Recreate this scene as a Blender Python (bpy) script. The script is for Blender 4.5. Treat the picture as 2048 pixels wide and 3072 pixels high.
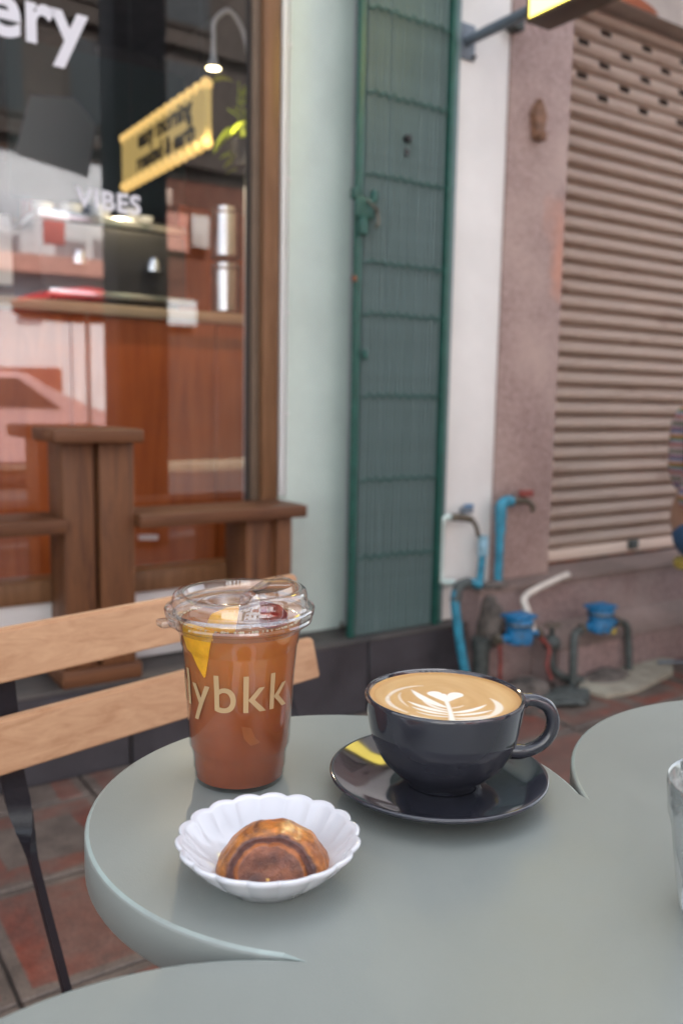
import bpy, bmesh, math, random
import numpy as np
from mathutils import Vector, Matrix
R = math.radians
sc = bpy.context.scene
for o in list(bpy.data.objects): bpy.data.objects.remove(o)
C = bpy.data.collections.new('place'); sc.collection.children.link(C)
random.seed(4)

# ------------------------------------------------------------------ camera
cd = bpy.data.cameras.new('camera'); cam = bpy.data.objects.new('camera', cd); C.objects.link(cam)
sc.camera = cam
PITCH, YAW, ROLL = R(7.3), R(-34), R(1.0)
f = Vector((-math.sin(YAW)*math.cos(PITCH), math.cos(YAW)*math.cos(PITCH), -math.sin(PITCH)))
r0 = Vector((math.cos(YAW), math.sin(YAW), 0)); u0 = r0.cross(f)
rr = r0*math.cos(ROLL)+u0*math.sin(ROLL); uu = u0*math.cos(ROLL)-r0*math.sin(ROLL)
M = Matrix((rr, uu, -f)).transposed().to_4x4(); M.translation = (0, 0, 1.0)
cam.matrix_world = M
cd.sensor_fit = 'VERTICAL'; cd.sensor_height = 36; cd.lens = 36*2600/3072
cd.clip_start = .02; cd.clip_end = 400
cd.dof.use_dof = True; cd.dof.focus_distance = .56; cd.dof.aperture_fstop = 6.2; cd.dof.aperture_blades = 7

# ------------------------------------------------------------------ sky, sun, exposure
SUN_EL, SUN_AZ = R(56), R(20)          # sun behind the shophouse row: street side in shade
w = bpy.data.worlds.new('World'); sc.world = w; w.use_nodes = True
nt = w.node_tree; bg = nt.nodes['Background']
sky = nt.nodes.new('ShaderNodeTexSky'); sky.sky_type = 'NISHITA'; sky.sun_disc = False
sky.sun_elevation = SUN_EL; sky.sun_rotation = SUN_AZ; sky.dust_density = 3.5; sky.air_density = 1.0; sky.ozone_density = .6
hs_ = nt.nodes.new('ShaderNodeHueSaturation'); hs_.inputs['Saturation'].default_value = .42; nt.links.new(sky.outputs[0], hs_.inputs['Color']); nt.links.new(hs_.outputs[0], bg.inputs[0]); bg.inputs[1].default_value = .15
sd = bpy.data.lights.new('sun', 'SUN'); sun = bpy.data.objects.new('sun', sd); C.objects.link(sun)
sd.energy = 4.2; sd.angle = R(.5); sd.color = (1, .95, .87)
sdir = Vector((math.sin(SUN_AZ)*math.cos(SUN_EL), math.cos(SUN_AZ)*math.cos(SUN_EL), math.sin(SUN_EL)))
sun.rotation_euler = sdir.to_track_quat('Z', 'Y').to_euler(); sun.location = (0, 0, 20)
vs = sc.view_settings; vs.view_transform = 'Standard'; vs.look = 'None'; vs.gamma = 1; vs.use_curve_mapping = False
vs.exposure = 2.05
sc.cycles.max_bounces = 10; sc.cycles.transparent_max_bounces = 24; sc.cycles.caustics_reflective = False
sc.cycles.caustics_refractive = False; sc.cycles.sample_clamp_indirect = 6

# ------------------------------------------------------------------ materials
def sock(n, *names):
    for k in names:
        if k in n.inputs: return n.inputs[k]
def mat(name, col, rough=.6, metal=0, var=.0, vscale=8, bump=0, bscale=60, stretch=(1, 1, 1), col2=None, coat=0, spec=.5, emit=None, es=0, sss=0, space='Object', detail=5, trans=0, rvar=0):
    m = bpy.data.materials.new(name); m.use_nodes = True; n = m.node_tree; L = n.links
    b = n.nodes['Principled BSDF']; b.inputs['Roughness'].default_value = rough; b.inputs['Metallic'].default_value = metal
    b.inputs['Base Color'].default_value = (*col, 1); sock(b, 'Specular IOR Level').default_value = spec
    if coat: b.inputs['Coat Weight'].default_value = coat; b.inputs['Coat Roughness'].default_value = .06
    if emit: b.inputs['Emission Color'].default_value = (*emit, 1); b.inputs['Emission Strength'].default_value = es
    if sss: b.inputs['Subsurface Weight'].default_value = sss; b.inputs['Subsurface Radius'].default_value = (.012, .006, .003)
    if trans: b.inputs['Transmission Weight'].default_value = trans
    if var or bump or col2:
        tc = n.nodes.new('ShaderNodeTexCoord'); mp = n.nodes.new('ShaderNodeMapping'); mp.inputs['Scale'].default_value = stretch
        L.new(tc.outputs[space], mp.inputs[0])
        nz = n.nodes.new('ShaderNodeTexNoise'); nz.inputs['Scale'].default_value = vscale; nz.inputs['Detail'].default_value = detail
        nz.inputs['Roughness'].default_value = .62
        L.new(mp.outputs[0], nz.inputs['Vector'])
        cr = n.nodes.new('ShaderNodeValToRGB'); c2 = col2 or tuple(c*(1-var) for c in col); c1 = col if col2 else tuple(min(1, c*(1+var)) for c in col)
        cr.color_ramp.elements[0].position = .36; cr.color_ramp.elements[1].position = .64
        cr.color_ramp.elements[0].color = (*c2, 1); cr.color_ramp.elements[1].color = (*c1, 1)
        L.new(nz.outputs['Fac'], cr.inputs[0]); L.new(cr.outputs[0], b.inputs['Base Color'])
        if rvar:
            mr = n.nodes.new('ShaderNodeMapRange'); mr.inputs[3].default_value = rough-rvar; mr.inputs[4].default_value = rough+rvar
            mr.inputs[1].default_value = .35; mr.inputs[2].default_value = .65
            L.new(nz.outputs['Fac'], mr.inputs[0]); L.new(mr.outputs[0], b.inputs['Roughness'])
        if bump:
            n2 = n.nodes.new('ShaderNodeTexNoise'); n2.inputs['Scale'].default_value = bscale; n2.inputs['Detail'].default_value = 4
            L.new(mp.outputs[0], n2.inputs['Vector'])
            bp = n.nodes.new('ShaderNodeBump'); bp.inputs['Strength'].default_value = bump; bp.inputs['Distance'].default_value = .004
            L.new(n2.outputs['Fac'], bp.inputs['Height']); L.new(bp.outputs[0], b.inputs['Normal'])
    return m
def wood(name, a, b_, rough=.45, axis=0, scale=14, coat=.0, spec=.4, knots=.3):
    m = bpy.data.materials.new(name); m.use_nodes = True; n = m.node_tree; L = n.links; b = n.nodes['Principled BSDF']
    b.inputs['Roughness'].default_value = rough; sock(b, 'Specular IOR Level').default_value = spec
    if coat: b.inputs['Coat Weight'].default_value = coat; b.inputs['Coat Roughness'].default_value = .15
    tc = n.nodes.new('ShaderNodeTexCoord'); mp = n.nodes.new('ShaderNodeMapping'); s = [scale]*3; s[axis] = scale*.07
    mp.inputs['Scale'].default_value = s; L.new(tc.outputs['Object'], mp.inputs[0])
    oi = n.nodes.new('ShaderNodeObjectInfo'); ml = n.nodes.new('ShaderNodeVectorMath'); ml.operation = 'ADD'
    L.new(mp.outputs[0], ml.inputs[0]); cx = n.nodes.new('ShaderNodeCombineXYZ')
    mu = n.nodes.new('ShaderNodeMath'); mu.operation = 'MULTIPLY'; mu.inputs[1].default_value = 37; L.new(oi.outputs['Random'], mu.inputs[0])
    for i in range(3): L.new(mu.outputs[0], cx.inputs[i])
    L.new(cx.outputs[0], ml.inputs[1])
    nz = n.nodes.new('ShaderNodeTexNoise'); nz.inputs['Scale'].default_value = 3; nz.inputs['Detail'].default_value = 8; nz.inputs['Roughness'].default_value = .7
    nz.inputs['Distortion'].default_value = 1.2
    L.new(ml.outputs[0], nz.inputs['Vector'])
    cr = n.nodes.new('ShaderNodeValToRGB'); e = cr.color_ramp.elements; e[0].position = .35; e[1].position = .66
    e[0].color = (*a, 1); e[1].color = (*b_, 1); mid = cr.color_ramp.elements.new(.5); mid.color = (*[(x*.45+y*.55) for x, y in zip(a, b_)], 1)
    L.new(nz.outputs['Fac'], cr.inputs[0]); 
    n3 = n.nodes.new('ShaderNodeTexNoise'); n3.inputs['Scale'].default_value = 2.2; n3.inputs['Detail'].default_value = 2; L.new(tc.outputs['Object'], n3.inputs['Vector'])
    mx = n.nodes.new('ShaderNodeMix'); mx.data_type = 'RGBA'; mx.blend_type = 'MULTIPLY'; mx.inputs[0].default_value = knots
    L.new(cr.outputs[0], mx.inputs[6]); c3 = n.nodes.new('ShaderNodeValToRGB'); c3.color_ramp.elements[0].position = .3; c3.color_ramp.elements[1].position = .7
    c3.color_ramp.elements[0].color = (.45, .4, .36, 1); L.new(n3.outputs['Fac'], c3.inputs[0]); L.new(c3.outputs[0], mx.inputs[7])
    L.new(mx.outputs[2], b.inputs['Base Color'])
    bp = n.nodes.new('ShaderNodeBump'); bp.inputs['Strength'].default_value = .25; bp.inputs['Distance'].default_value = .001
    L.new(nz.outputs['Fac'], bp.inputs['Height']); L.new(bp.outputs[0], b.inputs['Normal'])
    return m
def thin_glass(name, refl=.08, edge=.6, tint=(1, 1, 1), rough=.0, wave=0):
    m = bpy.data.materials.new(name); m.use_nodes = True; n = m.node_tree; L = n.links; n.nodes.clear()
    o = n.nodes.new('ShaderNodeOutputMaterial'); mx = n.nodes.new('ShaderNodeMixShader'); t = n.nodes.new('ShaderNodeBsdfTransparent')
    g = n.nodes.new('ShaderNodeBsdfGlossy'); g.inputs['Roughness'].default_value = rough; t.inputs[0].default_value = (*tint, 1)
    lw = n.nodes.new('ShaderNodeLayerWeight'); lw.inputs[0].default_value = .5
    pw = n.nodes.new('ShaderNodeMath'); pw.operation = 'POWER'; pw.inputs[1].default_value = 4
    mr = n.nodes.new('ShaderNodeMapRange'); mr.inputs[3].default_value = refl; mr.inputs[4].default_value = edge
    L.new(lw.outputs['Facing'], pw.inputs[0]); L.new(pw.outputs[0], mr.inputs[0]); L.new(mr.outputs[0], mx.inputs[0])
    if wave:
        tc = n.nodes.new('ShaderNodeTexCoord'); nz = n.nodes.new('ShaderNodeTexNoise'); nz.inputs['Scale'].default_value = 1.3 if wave < .3 else 120
        L.new(tc.outputs['Object'], nz.inputs['Vector']); bp = n.nodes.new('ShaderNodeBump'); bp.inputs['Strength'].default_value = wave
        bp.inputs['Distance'].default_value = .02 if wave < .3 else .002; L.new(nz.outputs['Fac'], bp.inputs['Height']); L.new(bp.outputs[0], g.inputs['Normal'])
    L.new(t.outputs[0], mx.inputs[1]); L.new(g.outputs[0], mx.inputs[2]); L.new(mx.outputs[0], o.inputs[0])
    return m

MT = {}
MT['table'] = mat('table_laminate', (.236, .256, .234), .36, var=.04, vscale=5, bump=.05, bscale=900, spec=.45, rvar=.07)
MT['chair_wood'] = wood('chair_beech', (.47, .25, .13), (.62, .37, .21), .5, 0, 22, knots=.25)
MT['black'] = mat('black_metal', (.009, .009, .013), .30, 0, bump=.1, bscale=250, spec=.35)
MT['brown_wood'] = wood('brown_bench_wood', (.085, .034, .017), (.175, .072, .030), .5, 0, 12, spec=.3)
MT['brown_wood_v'] = wood('brown_post_wood', (.088, .036, .018), (.20, .084, .034), .5, 2, 12, spec=.3)
MT['frame_wood'] = wood('window_frame_wood', (.15, .07, .03), (.27, .14, .07), .4, 2, 10)
MT['dark_frame'] = mat('dark_seal', (.035, .03, .027), .5)
MT['counter_wood'] = wood('counter_veneer', (.36, .070, .013), (.54, .135, .030), .33, 2, 7, coat=.3, knots=.5)
MT['tan'] = mat('tan_top', (.36, .27, .18), .4, var=.05)
MT['mint'] = mat('mint_plaster', (.60, .70, .635), .75, var=.05, vscale=5, bump=.25, bscale=45)
MT['white_paint'] = mat('white_plaster', (.77, .745, .70), .8, var=.05, vscale=3, bump=.25, bscale=50)
MT['trim_white'] = mat('white_trim', (.72, .73, .71), .5)
MT['base_white'] = mat('white_tiles', (.68, .66, .64), .5, var=.04)
MT['curb'] = mat('dark_curb_tile', (.040, .037, .041), .45, var=.25, vscale=6, bump=.2, bscale=60, rvar=.1)
MT['ledge'] = mat('dirty_ledge', (.085, .072, .062), .6, col2=(.045, .04, .038), vscale=7, bump=.3)
MT['gate'] = mat('green_gate_paint', (.017, .085, .066), .40, var=.15, vscale=20, bump=.15, bscale=90)
MT['gate_bar'] = mat('grey_green_bar', (.135, .195, .188), .5, var=.1, vscale=12)
MT['door'] = mat('grey_door_paint', (.145, .205, .200), .5, var=.1, vscale=3, bump=.05, spec=.5)
MT['grey_metal'] = mat('grey_metal', (.14, .17, .20), .45, var=.1)
MT['red'] = mat('red_plastic', (.20, .04, .03), .6, var=.4, vscale=40)
MT['blue'] = mat('blue_plastic', (.006, .135, .29), .45, var=.15, vscale=25)
MT['pvc_blue'] = mat('blue_pvc', (.025, .21, .30), .45, var=.3, vscale=25)
MT['pvc_white'] = mat('white_pvc', (.55, .49, .42), .5, var=.15, vscale=30)
MT['pvc_mint'] = mat('painted_pipe', (.58, .68, .62), .6, var=.1)
MT['brass'] = mat('old_brass', (.12, .10, .07), .5, .6, var=.4, vscale=60)
MT['dark_pipe'] = mat('dark_pipe', (.05, .058, .052), .6, var=.3, vscale=40)
MT['rubble'] = mat('rubble', (.15, .12, .10), .9, col2=(.06, .05, .042), vscale=22, bump=.7, bscale=70)
MT['slab'] = mat('concrete_slab', (.36, .33, .25), .85, col2=(.24, .21, .16), vscale=14, bump=.5, bscale=90)
MT['steel'] = mat('polished_steel', (.72, .73, .74), .16, 1)
MT['matte_black'] = mat('matte_black', (.02, .02, .022), .5)
MT['dark_teal'] = mat('dark_teal', (.03, .055, .055), .6)
MT['inner_grey'] = mat('inner_grey_wall', (.16, .155, .14), .8, var=.1)
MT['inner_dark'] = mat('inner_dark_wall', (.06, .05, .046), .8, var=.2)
MT['inner_floor'] = mat('inner_floor', (.2, .18, .16), .5, var=.1)
MT['white_print'] = mat('white_vinyl', (.66, .66, .71), .5)
MT['leaf'] = mat('leaf', (.50, .62, .05), .4, var=.35, vscale=20)
MT['asphalt'] = mat('asphalt', (.055, .054, .055), .9, var=.2, vscale=3, bump=.4, bscale=150)
MT['opp_white'] = mat('opposite_white', (.70, .72, .76), .8, var=.05, vscale=2)
MT['opp_pink'] = mat('opposite_pink', (.62, .30, .24), .8, var=.1, vscale=2)
MT['opp_brown'] = mat('opposite_brown', (.25, .08, .06), .8, var=.1)
MT['opp_glass'] = mat('opposite_glass', (.03, .035, .04), .3)
MT['timber'] = mat('dark_timber', (.055, .04, .034), .8, var=.2, vscale=2)
MT['awning'] = mat('dark_awning', (.035, .04, .04), .9, var=.1)
MT['column'] = mat('dark_column', (.05, .052, .062), .8, var=.1)
MT['umbrella'] = mat('red_canvas', (.62, .04, .04), .8)
MT['bench_white'] = mat('banner_cloth', (.8, .8, .82), .8)
MT['yellow_plastic'] = mat('yellow_plastic', (.36, .27, .05), .5)
MT['skin'] = mat('skin', (.36, .2, .13), .5, sss=.1)
MT['jeans'] = mat('denim', (.03, .085, .17), .85, var=.2, vscale=60, bump=.3, bscale=300)
MT['hair'] = mat('black_hair', (.01, .009, .008), .5)
MT['shoe'] = mat('shoe', (.1, .09, .08), .6)

def granite(name, base, dark, light, patch=None):
    m = mat(name, base, .75, col2=dark, vscale=90, bump=.35, bscale=160, detail=3)
    n = m.node_tree; L = n.links; b = n.nodes['Principled BSDF']; src = b.inputs['Base Color'].links[0].from_socket
    tc = n.nodes.new('ShaderNodeTexCoord'); nz = n.nodes.new('ShaderNodeTexNoise'); nz.inputs['Scale'].default_value = 3.2; nz.inputs['Detail'].default_value = 4
    L.new(tc.outputs['Object'], nz.inputs['Vector'])
    cr = n.nodes.new('ShaderNodeValToRGB'); cr.color_ramp.elements[0].position = .45; cr.color_ramp.elements[1].position = .75
    cr.color_ramp.elements[0].color = (0, 0, 0, 1); L.new(nz.outputs['Fac'], cr.inputs[0])
    mx = n.nodes.new('ShaderNodeMix'); mx.data_type = 'RGBA'; L.new(cr.outputs[0], mx.inputs[0]); L.new(src, mx.inputs[6]); mx.inputs[7].default_value = (*light, 1)
    out = mx.outputs[2]
    if patch:
        z, x = patch[:2]; sx = n.nodes.new('ShaderNodeSeparateXYZ'); L.new(tc.outputs['Object'], sx.inputs[0])
        n4 = n.nodes.new('ShaderNodeTexNoise'); n4.inputs['Scale'].default_value = 6; L.new(tc.outputs['Object'], n4.inputs['Vector'])
        def band(o_, c_, w_):
            a = n.nodes.new('ShaderNodeMath'); a.operation = 'SUBTRACT'; a.inputs[1].default_value = c_; L.new(o_, a.inputs[0])
            ab = n.nodes.new('ShaderNodeMath'); ab.operation = 'ABSOLUTE'; L.new(a.outputs[0], ab.inputs[0])
            ad = n.nodes.new('ShaderNodeMath'); ad.operation = 'MULTIPLY_ADD'; ad.inputs[1].default_value = .25; L.new(n4.outputs['Fac'], ad.inputs[0]); L.new(ab.outputs[0], ad.inputs[2])
            mr = n.nodes.new('ShaderNodeMapRange'); mr.inputs[1].default_value = w_+.08; mr.inputs[2].default_value = w_+.17; mr.inputs[3].default_value = 1; mr.inputs[4].default_value = 0
            L.new(ad.outputs[0], mr.inputs[0]); return mr.outputs[0]
        p1 = band(sx.outputs[2], z, patch[2]); p2 = band(sx.outputs[0], x, patch[3])
        mm = n.nodes.new('ShaderNodeMath'); mm.operation = 'MULTIPLY'; L.new(p1, mm.inputs[0]); L.new(p2, mm.inputs[1])
        m2 = n.nodes.new('ShaderNodeMath'); m2.operation = 'MULTIPLY'; m2.inputs[1].default_value = .75; L.new(mm.outputs[0], m2.inputs[0])
        mz = n.nodes.new('ShaderNodeMix'); mz.data_type = 'RGBA'; L.new(m2.outputs[0], mz.inputs[0]); L.new(out, mz.inputs[6]); mz.inputs[7].default_value = (*patch[4], 1); out = mz.outputs[2]
    L.new(out, b.inputs['Base Color']); return m
MT['pink'] = granite('pink_washed_stone', (.42, .30, .265), (.25, .165, .145), (.47, .345, .295), (1.58, 2.46, .14, .02, (.56, .26, .17)))
MT['pink_step'] = granite('pink_step_stone', (.32, .22, .20), (.19, .13, .12), (.33, .26, .235))
MT['tread'] = granite('worn_tread', (.22, .155, .125), (.13, .09, .075), (.28, .20, .17))
def shutter_mat():
    m = mat('shutter_paint', (.72, .565, .455), .5, col2=(.64, .49, .395), vscale=2.5, bump=.1, bscale=30, spec=.5, stretch=(.3, 1, 3))
    n = m.node_tree; L = n.links; b = n.nodes['Principled BSDF']; src = b.inputs['Base Color'].links[0].from_socket
    g = n.nodes.new('ShaderNodeTexCoord'); ge = n.nodes.new('ShaderNodeNewGeometry')
    nz = n.nodes.new('ShaderNodeTexNoise'); nz.inputs['Scale'].default_value = 7; nz.inputs['Detail'].default_value = 6; nz.inputs['Roughness'].default_value = .7
    mp = n.nodes.new('ShaderNodeMapping'); mp.inputs['Scale'].default_value = (.4, 1, 2.2); L.new(ge.outputs['Position'], mp.inputs[0]); L.new(mp.outputs[0], nz.inputs['Vector'])
    cr = n.nodes.new('ShaderNodeValToRGB'); cr.color_ramp.elements[0].position = .56; cr.color_ramp.elements[1].position = .70
    cr.color_ramp.elements[0].color = (0, 0, 0, 1); cr.color_ramp.elements[1].color = (.5, .5, .5, 1); L.new(nz.outputs['Fac'], cr.inputs[0])
    mx = n.nodes.new('ShaderNodeMix'); mx.data_type = 'RGBA'; L.new(cr.outputs[0], mx.inputs[0]); L.new(src, mx.inputs[6]); mx.inputs[7].default_value = (.30, .14, .07, 1)
    L.new(mx.outputs[2], b.inputs['Base Color']); return m
MT['shutter'] = shutter_mat()

def paver_mat():
    m = bpy.data.materials.new('red_patterned_paver'); m.use_nodes = True; n = m.node_tree; L = n.links; b = n.nodes['Principled BSDF']
    b.inputs['Roughness'].default_value = .6
    N = n.nodes.new
    def math_(op, a=None, b_=None):
        q = N('ShaderNodeMath'); q.operation = op
        for i, v in enumerate((a, b_)):
            if v is None: continue
            if isinstance(v, (int, float)): q.inputs[i].default_value = v
            else: L.new(v, q.inputs[i])
        return q.outputs[0]
    tc = N('ShaderNodeTexCoord'); s = N('ShaderNodeSeparateXYZ'); L.new(tc.outputs['Object'], s.inputs[0])
    ge = N('ShaderNodeNewGeometry')
    def noise(scale, det=5):
        q = N('ShaderNodeTexNoise'); q.inputs['Scale'].default_value = scale; q.inputs['Detail'].default_value = det; q.inputs['Roughness'].default_value = .65
        L.new(ge.outputs['Position'], q.inputs['Vector']); return q.outputs['Fac']
    edge = math_('MAXIMUM', math_('ABSOLUTE', s.outputs[0]), math_('ABSOLUTE', s.outputs[1]))   # 0 centre .175 edge
    wob = math_('MULTIPLY', math_('SUBTRACT', noise(14, 3), .5), .025)
    e2 = math_('ADD', edge, wob)
    inb = math_('MULTIPLY', math_('GREATER_THAN', e2, .095), math_('LESS_THAN', e2, .148))
    wear = N('ShaderNodeMapRange'); wear.inputs[1].default_value = .32; wear.inputs[2].default_value = .6; wear.inputs[3].default_value = 1.0; wear.inputs[4].default_value = .25
    L.new(noise(5), wear.inputs[0])
    fac = math_('MULTIPLY', inb, wear.outputs[0])
    gr = N('ShaderNodeValToRGB'); gr.color_ramp.elements[0].position = .35; gr.color_ramp.elements[1].position = .65
    gr.color_ramp.elements[0].color = (.085, .064, .052, 1); gr.color_ramp.elements[1].color = (.17, .13, .105, 1); L.new(noise(9, 7), gr.inputs[0])
    rd = N('ShaderNodeValToRGB'); rd.color_ramp.elements[0].position = .35; rd.color_ramp.elements[1].position = .7
    rd.color_ramp.elements[0].color = (.13, .03, .018, 1); rd.color_ramp.elements[1].color = (.24, .055, .03, 1); L.new(noise(30, 5), rd.inputs[0])
    oi = N('ShaderNodeObjectInfo'); base_red = math_('MULTIPLY', math_('GREATER_THAN', oi.outputs['Random'], .45), math_('MULTIPLY', noise(3.5), .9))
    base_red2 = math_('MAXIMUM', math_('MULTIPLY', base_red, math_('LESS_THAN', edge, .15)), fac)
    mx = N('ShaderNodeMix'); mx.data_type = 'RGBA'; L.new(base_red2, mx.inputs[0]); L.new(gr.outputs[0], mx.inputs[6]); L.new(rd.outputs[0], mx.inputs[7])
    # fine speckle
    sp = N('ShaderNodeValToRGB'); sp.color_ramp.elements[0].position = .3; sp.color_ramp.elements[1].position = .75
    sp.color_ramp.elements[0].color = (.55, .55, .55, 1); sp.color_ramp.elements[1].color = (1.35, 1.3, 1.25, 1); L.new(noise(160, 3), sp.inputs[0])
    m2 = N('ShaderNodeMix'); m2.data_type = 'RGBA'; m2.blend_type = 'MULTIPLY'; m2.inputs[0].default_value = .8; L.new(mx.outputs[2], m2.inputs[6]); L.new(sp.outputs[0], m2.inputs[7])
    L.new(m2.outputs[2], b.inputs['Base Color'])
    bp = N('ShaderNodeBump'); bp.inputs['Strength'].default_value = .5; bp.inputs['Distance'].default_value = .003; L.new(noise(90), bp.inputs['Height']); L.new(bp.outputs[0], b.inputs['Normal'])
    return m
MT['paver'] = paver_mat()

# ------------------------------------------------------------------ object helpers
def tag(o, label=None, cat=None, group=None, kind=None):
    if label: o['label'] = label
    if cat: o['category'] = cat
    if group: o['group'] = group
    if kind: o['kind'] = kind
    return o
def thing(name, label, cat, loc=(0, 0, 0), group=None):
    o = bpy.data.objects.new(name, None); o.empty_display_size = .05; C.objects.link(o); o.location = loc
    return tag(o, label, cat, group)
def link(o, parent=None):
    C.objects.link(o)
    if parent is not None:
        o.parent = parent
        if parent.type == 'EMPTY': o.matrix_parent_inverse = Matrix.Translation(-Vector(parent.location))
    return o
def finish(name, bm, m, parent=None, smooth=False, angle=40):
    bmesh.ops.recalc_face_normals(bm, faces=bm.faces)
    me = bpy.data.meshes.new(name); bm.to_mesh(me); bm.free()
    for mm in (m if isinstance(m, (list, tuple)) else [m]): me.materials.append(mm)
    if smooth:
        me.polygons.foreach_set('use_smooth', [True]*len(me.polygons))
        try: me.set_sharp_from_angle(angle=R(angle))
        except Exception: pass
    return link(bpy.data.objects.new(name, me), parent)
def add_box(bm, x0, x1, y0, y1, z0, z1, bev=0, seg=2):
    r = bmesh.ops.create_cube(bm, size=1); vs_ = r['verts']
    for v in vs_: v.co = Vector((x0+(v.co.x+.5)*(x1-x0), y0+(v.co.y+.5)*(y1-y0), z0+(v.co.z+.5)*(z1-z0)))
    if bev:
        es = list({e for v in vs_ for e in v.link_edges}); bmesh.ops.bevel(bm, geom=es, offset=bev, segments=seg, profile=.5, affect='EDGES')
def box(name, x0, x1, y0, y1, z0, z1, m, parent=None, bev=0, smooth=False):
    bm = bmesh.new(); add_box(bm, x0, x1, y0, y1, z0, z1, bev); return finish(name, bm, m, parent, bev > 0)
def struct(o, label=None): o['kind'] = 'structure'; 
def add_lathe(bm, prof, c=(0, 0, 0), n=64, mod=None, closed=False, axis=None):
    rings = []
    for i, (r, z) in enumerate(prof):
        ring = []
        for k in range(n):
            a = 2*math.pi*k/n; rr_, zz = (r, z) if mod is None else mod(i, r, z, a)
            p = Vector((rr_*math.cos(a), rr_*math.sin(a), zz))
            if axis is not None: p = axis @ p
            ring.append(bm.verts.new(Vector(c)+p))
        rings.append(ring)
    m = len(rings)
    for i in range(m if closed else m-1):
        a, b = rings[i], rings[(i+1) % m]
        for k in range(n): bm.faces.new((a[k], a[(k+1) % n], b[(k+1) % n], b[k]))
    if not closed:
        for ring, p in ((rings[0], prof[0]), (rings[-1], prof[-1])):
            if p[0] < .0015 or True:
                pass
    return rings
def lathe(name, prof, c, m, parent=None, n=64, mod=None, cap=(True, True), axis=None, closed=False, angle=40):
    bm = bmesh.new(); rings = add_lathe(bm, prof, c, n, mod, closed, axis)
    if not closed:
        if cap[0]: bm.faces.new(rings[0])
        if cap[1]: bm.faces.new(rings[-1])
    return finish(name, bm, m, parent, True, angle)
def smooth_path(pts, n=8):
    pts = [Vector(p) for p in pts]; out = []
    for i in range(len(pts)-1):
        p0 = pts[max(i-1, 0)]; p1 = pts[i]; p2 = pts[i+1]; p3 = pts[min(i+2, len(pts)-1)]
        for k in range(n):
            t = k/n; out.append(.5*((2*p1)+(-p0+p2)*t+(2*p0-5*p1+4*p2-p3)*t*t+(-p0+3*p1-3*p2+p3)*t**3))
    out.append(pts[-1]); return out
def add_tube(bm, pts, rad, n=12, flat=1.0, cap=True):
    pts = [Vector(p) for p in pts]; up = None; rings = []
    for i, p in enumerate(pts):
        d = (pts[min(i+1, len(pts)-1)]-pts[max(i-1, 0)]).normalized()
        if up is None:
            up = Vector((0, 0, 1)) if abs(d.z) < .9 else Vector((1, 0, 0))
        s = d.cross(up).normalized(); up = s.cross(d).normalized()
        r_ = rad[i] if isinstance(rad, (list, tuple)) else rad
        rings.append([bm.verts.new(p+(s*math.cos(2*math.pi*k/n)+up*math.sin(2*math.pi*k/n)*flat)*r_) for k in range(n)])
    for a, b in zip(rings, rings[1:]):
        for k in range(n): bm.faces.new((a[k], a[(k+1) % n], b[(k+1) % n], b[k]))
    if cap: bm.faces.new(rings[0]); bm.faces.new(rings[-1])
def tube(name, pts, rad, m, parent=None, n=12, sm=0, flat=1.0):
    bm = bmesh.new(); add_tube(bm, smooth_path(pts, sm) if sm else pts, rad, n, flat); return finish(name, bm, m, parent, True, 50)
def text_mesh(s, size, bold=0.0, ext=0.0, spacing=1.0):
    cu = bpy.data.curves.new('lettering', 'FONT'); cu.body = s; cu.size = size; cu.offset = bold; cu.extrude = ext; cu.resolution_u = 6; cu.space_character = spacing
    o = bpy.data.objects.new('lettering', cu); C.objects.link(o); bpy.context.view_layer.update()
    me = bpy.data.meshes.new_from_object(o.evaluated_get(bpy.context.evaluated_depsgraph_get()))
    bpy.data.objects.remove(o); bpy.data.curves.remove(cu); return me
def dup(o, **kw):
    c = o.copy(); C.objects.link(c)
    for k, v in kw.items(): setattr(c, k, v)
    return c

# ================================================================== SETTING
g = box('ground', -60, 60, -60, 60, -.30, -.125, MT['asphalt']); g['kind'] = 'structure'
st = box('road', -40, 40, -7.6, -1.25, -.124, -.10, MT['asphalt']); st['kind'] = 'structure'
pv = box('pavement', -8, 8, -1.1, 2.208, -.12, -.012, MT['rubble']); pv['kind'] = 'structure'
kb = box('road_kerb', -8, 8, -1.249, -1.101, -.12, .0, mat('kerb_concrete', (.3, .29, .27), .85, var=.15), bev=.01); kb['kind'] = 'structure'
fp = box('far_pavement', -30, 30, -8.45, -7.601, -.122, .0, MT['slab']); fp['kind'] = 'structure'
# pavers
bm = bmesh.new(); add_box(bm, -.1715, .1715, -.1715, .1715, -.02, 0, .003, 1)
first = finish('paver', bm, MT['paver'], pv); first.location = (.135, 1.91, 0)
TS = .35
for ix in range(-6, 13):
    for iy in range(-7, 1):
        if ix == 0 and iy == 0: continue
        o = first.copy(); C.objects.link(o); o.parent = pv
        o.location = (.135+ix*TS, 1.91+iy*TS+0, random.uniform(-.002, .002))
        o.rotation_euler = (R(random.uniform(-.4, .4)), R(random.uniform(-.4, .4)), R(90*random.randint(0, 3)))
bm = bmesh.new()
add_box(bm, -.1715, .1715, -.055, .055, -.02, 0, .003, 1)
cut = finish('paver', bm, MT['paver'], pv); cut.location = (.135-6*TS, 2.144, 0)
for ix in range(-5, 13):
    o = cut.copy(); C.objects.link(o); o.parent = pv; o.location = (.135+ix*TS, 2.144, random.uniform(-.002, .001))

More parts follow.
